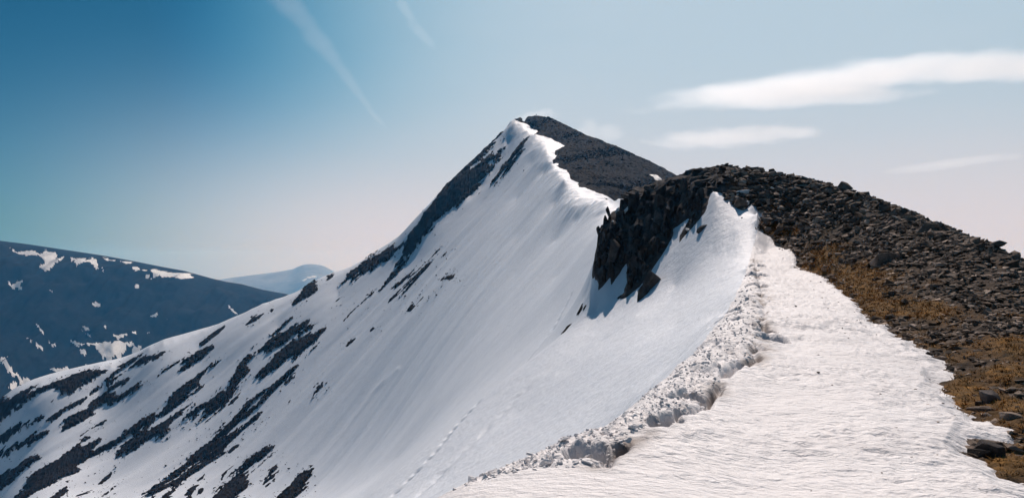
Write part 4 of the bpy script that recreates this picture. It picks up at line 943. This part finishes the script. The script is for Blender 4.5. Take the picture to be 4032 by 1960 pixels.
for pts in [[(465, 520), (500, 490), (560, 465), (650, 470), (640, 480), (570, 480), (520, 497), (480, 540)], [(480, 580), (530, 555), (560, 560), (500, 592)], [(560, 405), (600, 403), (590, 412)]]:
    poly = np.array(Z('D', pts)); m = (np.abs(DP-poly[:, 0].mean()) < 90) & (DROW <= drun+2)
    sdh = np.full(DP.shape, -9.0); sdh[m] = poly_sdf(DP[m], DROW[m], poly)/FOC*DV[..., 1][m]
    f = (sdh > -15).ravel()[DF].all(1)
    if f.any():
        V2 = DV.copy(); off = np.clip(sdh*0.5+2, -4, 4); V2[..., 2] += off; V2[..., 1] -= off
        link('snow_patch', sub_mesh('snow_patch', V2.reshape(-1, 3), DF[f], M_SNOW_PATCH), dist)
GZ = -640.0
gv = np.array([[-11000, -11000, GZ], [11000, -11000, GZ], [11000, 11000, GZ], [-11000, 11000, GZ]])
tag(link('glen_ground', mesh_np('glen_ground', gv, np.array([[0, 1, 2, 3]]), M_HILL)), kind='structure')

# ---------------------------------------------------------------- the figure on the summit
def person_mesh():
    me = bpy.data.meshes.new('person')
    J = [((0, 0, 0.95), .15), ((0, 0, 1.15), .15), ((0, 0, 1.38), .17), ((0, 0, 1.50), .07), ((0, -.02, 1.60), .085), ((0, -.02, 1.72), .09),
         ((-.10, 0, .90), .10), ((-.12, .03, .50), .075), ((-.13, 0, .08), .055), ((-.13, -.14, .04), .045), ((.10, 0, .90), .10), ((.13, -.06, .50), .075), ((.14, .05, .08), .055), ((.14, -.10, .04), .045),
         ((-.20, 0, 1.40), .07), ((-.27, .03, 1.14), .05), ((-.25, -.10, .92), .04), ((.20, 0, 1.40), .07), ((.28, .04, 1.14), .05), ((.25, -.12, .95), .04)]
    E = [(0, 1), (1, 2), (2, 3), (3, 4), (4, 5), (0, 6), (6, 7), (7, 8), (8, 9), (0, 10), (10, 11), (11, 12), (12, 13), (2, 14), (14, 15), (15, 16), (2, 17), (17, 18), (18, 19)]
    me.from_pydata([j[0] for j in J], E, [])
    o = bpy.data.objects.new('person', me); COL.objects.link(o)
    sk_ = o.modifiers.new('skin', 'SKIN'); me.skin_vertices[0].data[0].use_root = True
    for v, j in zip(me.skin_vertices[0].data, J): v.radius = (j[1], j[1])
    o.modifiers.new('sub', 'SUBSURF').levels = 1; o.modifiers['sub'].render_levels = 1
    m, t, b = mat_new('dark_clothing'); b.inputs['Base Color'].default_value = (0.03, 0.03, 0.035, 1); b.inputs['Roughness'].default_value = 0.9
    me.materials.append(m); return o
(px, row), = Z('E', [(1370, 60)])
j = col_of(px); i = int(np.argmin(np.where((DD[:, j] > 400), ROW[:, j], 1e9)))
per = person_mesh(); per.location = (X[i, j], Y[i, j], ZZ[i, j]+0.75); per.rotation_euler = (0, 0, 0.4)
tag(per, 'tiny dark figure of a person standing on the summit skyline', 'person')

# ---------------------------------------------------------------- clouds and trails, as volumes of vapour
def cloud(name, label, cat, dist_, lobes, density, g, nscale=3.0, namt=0.55, depth=1.2, group=None):
    """lobes: (px, row, half width, half height in the 2576-wide picture, tilt degrees)"""
    k = dist_/1950.0
    cs = [Vector(((p[0]-1288)*k, dist_, (655-p[1])*k)) for p in lobes]
    lo = Vector([min(c[a]-(p[2]*1.15*k if a == 0 else (p[2]*depth*0.6+30)*k if a == 1 else (p[3]+p[2]*abs(math.sin(R(p[4]))))*1.35*k) for c, p in zip(cs, lobes)) for a in range(3)])
    hi = Vector([max(c[a]+(p[2]*1.15*k if a == 0 else (p[2]*depth*0.6+30)*k if a == 1 else (p[3]+p[2]*abs(math.sin(R(p[4]))))*1.35*k) for c, p in zip(cs, lobes)) for a in range(3)])
    mid = (lo+hi)/2
    bm = bmesh.new(); bmesh.ops.create_cube(bm, size=1.0); me = bpy.data.meshes.new(name)
    for v in bm.verts: v.co = Vector((v.co.x*(hi.x-lo.x), v.co.y*(hi.y-lo.y), v.co.z*(hi.z-lo.z)))
    bm.to_mesh(me); bm.free()
    m = bpy.data.materials.new(name+'_vapour'); m.use_nodes = True; t = m.node_tree; t.nodes.clear()
    o_ = N(t, 'ShaderNodeOutputMaterial'); v_ = N(t, 'ShaderNodeVolumePrincipled'); t.links.new(v_.outputs[0], o_.inputs['Volume'])
    v_.inputs['Color'].default_value = (1, 1, 1, 1); v_.inputs['Anisotropy'].default_value = g
    tcn = N(t, 'ShaderNodeTexCoord'); base = tcn.outputs['Object']
    tot = None
    H = (hi.z-lo.z)
    nn = N(t, 'ShaderNodeTexNoise'); mp_ = N(t, 'ShaderNodeMapping'); mp_.inputs['Scale'].default_value = (nscale/H*0.35, nscale/H*0.35, nscale/H)
    t.links.new(base, mp_.inputs[0]); t.links.new(mp_.outputs[0], nn.inputs[0]); nn.inputs['Scale'].default_value = 1.0; nn.inputs['Detail'].default_value = 4
    nsh = MA('MULTIPLY_ADD', nn.outputs['Fac'], 2*namt, -namt, t=t)
    for c, p in zip(cs, lobes):
        q = N(t, 'ShaderNodeMapping'); q.vector_type = 'TEXTURE'
        q.inputs['Location'].default_value = c-mid; q.inputs['Rotation'].default_value = (0, -R(p[4]), 0)
        q.inputs['Scale'].default_value = (p[2]*k, (p[2]*depth*0.6+20)*k if depth > 0 else 20*k, p[3]*k); t.links.new(base, q.inputs[0])
        ln = N(t, 'ShaderNodeVectorMath', operation='LENGTH'); t.links.new(q.outputs[0], ln.inputs[0])
        f = MA('SUBTRACT', 1.0, ln.outputs['Value'], t=t)
        tot = f if tot is None else MA('SMOOTH_MAX', tot, f, 0.35, t=t)
    f = MA('ADD', tot, nsh, t=t)
    s_ = N(t, 'ShaderNodeMapRange', interpolation_type='SMOOTHSTEP'); t.links.new(f, s_.inputs[0]); s_.inputs[1].default_value = 0.0; s_.inputs[2].default_value = 0.55
    s_.inputs[4].default_value = density/k
    t.links.new(s_.outputs[0], v_.inputs['Density'])
    me.materials.append(m)
    o = link(name, me, None, mid); return tag(o, label, cat, group or ('clouds in the sky' if cat == 'cloud' else 'vapour trails in the sky'))
cloud('cloud', 'long white lens-shaped cloud running off the right edge of the sky', 'cloud', 6000,
      [(1960, 226, 390, 34, 6), (2170, 190, 330, 42, 8), (2480, 170, 420, 36, 1), (2000, 245, 380, 20, 2)], 0.0085, 0.80, 6.0, 0.5, 0.5)
cloud('cloud', 'small flat lens-shaped cloud below the long white one', 'cloud', 6000, [(1840, 344, 245, 29, 4), (1950, 335, 140, 20, 0)], 0.0082, 0.80, 6.0, 0.5, 0.5)
cloud('cloud', 'faint puffy cloud close behind the right side of the summit', 'cloud', 7000, [(1345, 296, 60, 22, 0), (1375, 285, 25, 16, 0)], 0.004, 0.6, 4.0, 0.8, 0.8)
cloud('cloud', 'faint ragged puff of cloud above the stony flank of the peak', 'cloud', 7000, [(1480, 325, 34, 34, 0), (1530, 335, 45, 26, 0)], 0.004, 0.6, 4.0, 0.8, 0.8)
cloud('cloud', 'thin pale streak of cloud low over the stony hill on the right', 'cloud', 7000, [(2390, 412, 200, 16, 7)], 0.0025, 0.6, 3.0, 0.5, 0.5)
cloud('contrail', 'long fading vapour trail slanting down the left half of the sky', 'vapour trail', 8000,
      [(680+260*q, -40+300*q**1.06+30*q*q, 66-14*q, 48-37*q, -60+14*q) for q in np.linspace(0, 1, 11)], 0.0021, 0.6, 7.0, 0.65, 0.2)
cloud('contrail', 'short faint vapour trail slanting near the top middle of the sky', 'vapour trail', 8000, [(1020, 25, 60, 18, -58), (1065, 90, 60, 18, -46)], 0.0018, 0.6, 6.0, 0.85, 0.2)

# ---------------------------------------------------------------- the air
bm = bmesh.new(); bmesh.ops.create_cube(bm, size=1.0)
HZ0, HZ1 = GZ-1.5, 128.0
for v in bm.verts: v.co = Vector((v.co.x*23000, v.co.y*23000, HZ0 if v.co.z < 0 else HZ1))
me = bpy.data.meshes.new('haze'); bm.to_mesh(me); bm.free()
m = bpy.data.materials.new('haze'); m.use_nodes = True; t = m.node_tree; t.nodes.clear()
o_ = N(t, 'ShaderNodeOutputMaterial'); v_ = N(t, 'ShaderNodeVolumePrincipled'); t.links.new(v_.outputs[0], o_.inputs['Volume'])
v_.inputs['Color'].default_value = (0.12, 0.50, 1.0, 1); v_.inputs['Absorption Color'].default_value = (1, 1, 1, 1); v_.inputs['Density'].default_value = 0.95e-4; v_.inputs['Anisotropy'].default_value = 0.4
me.materials.append(m); tag(link('haze', me), kind='stuff')
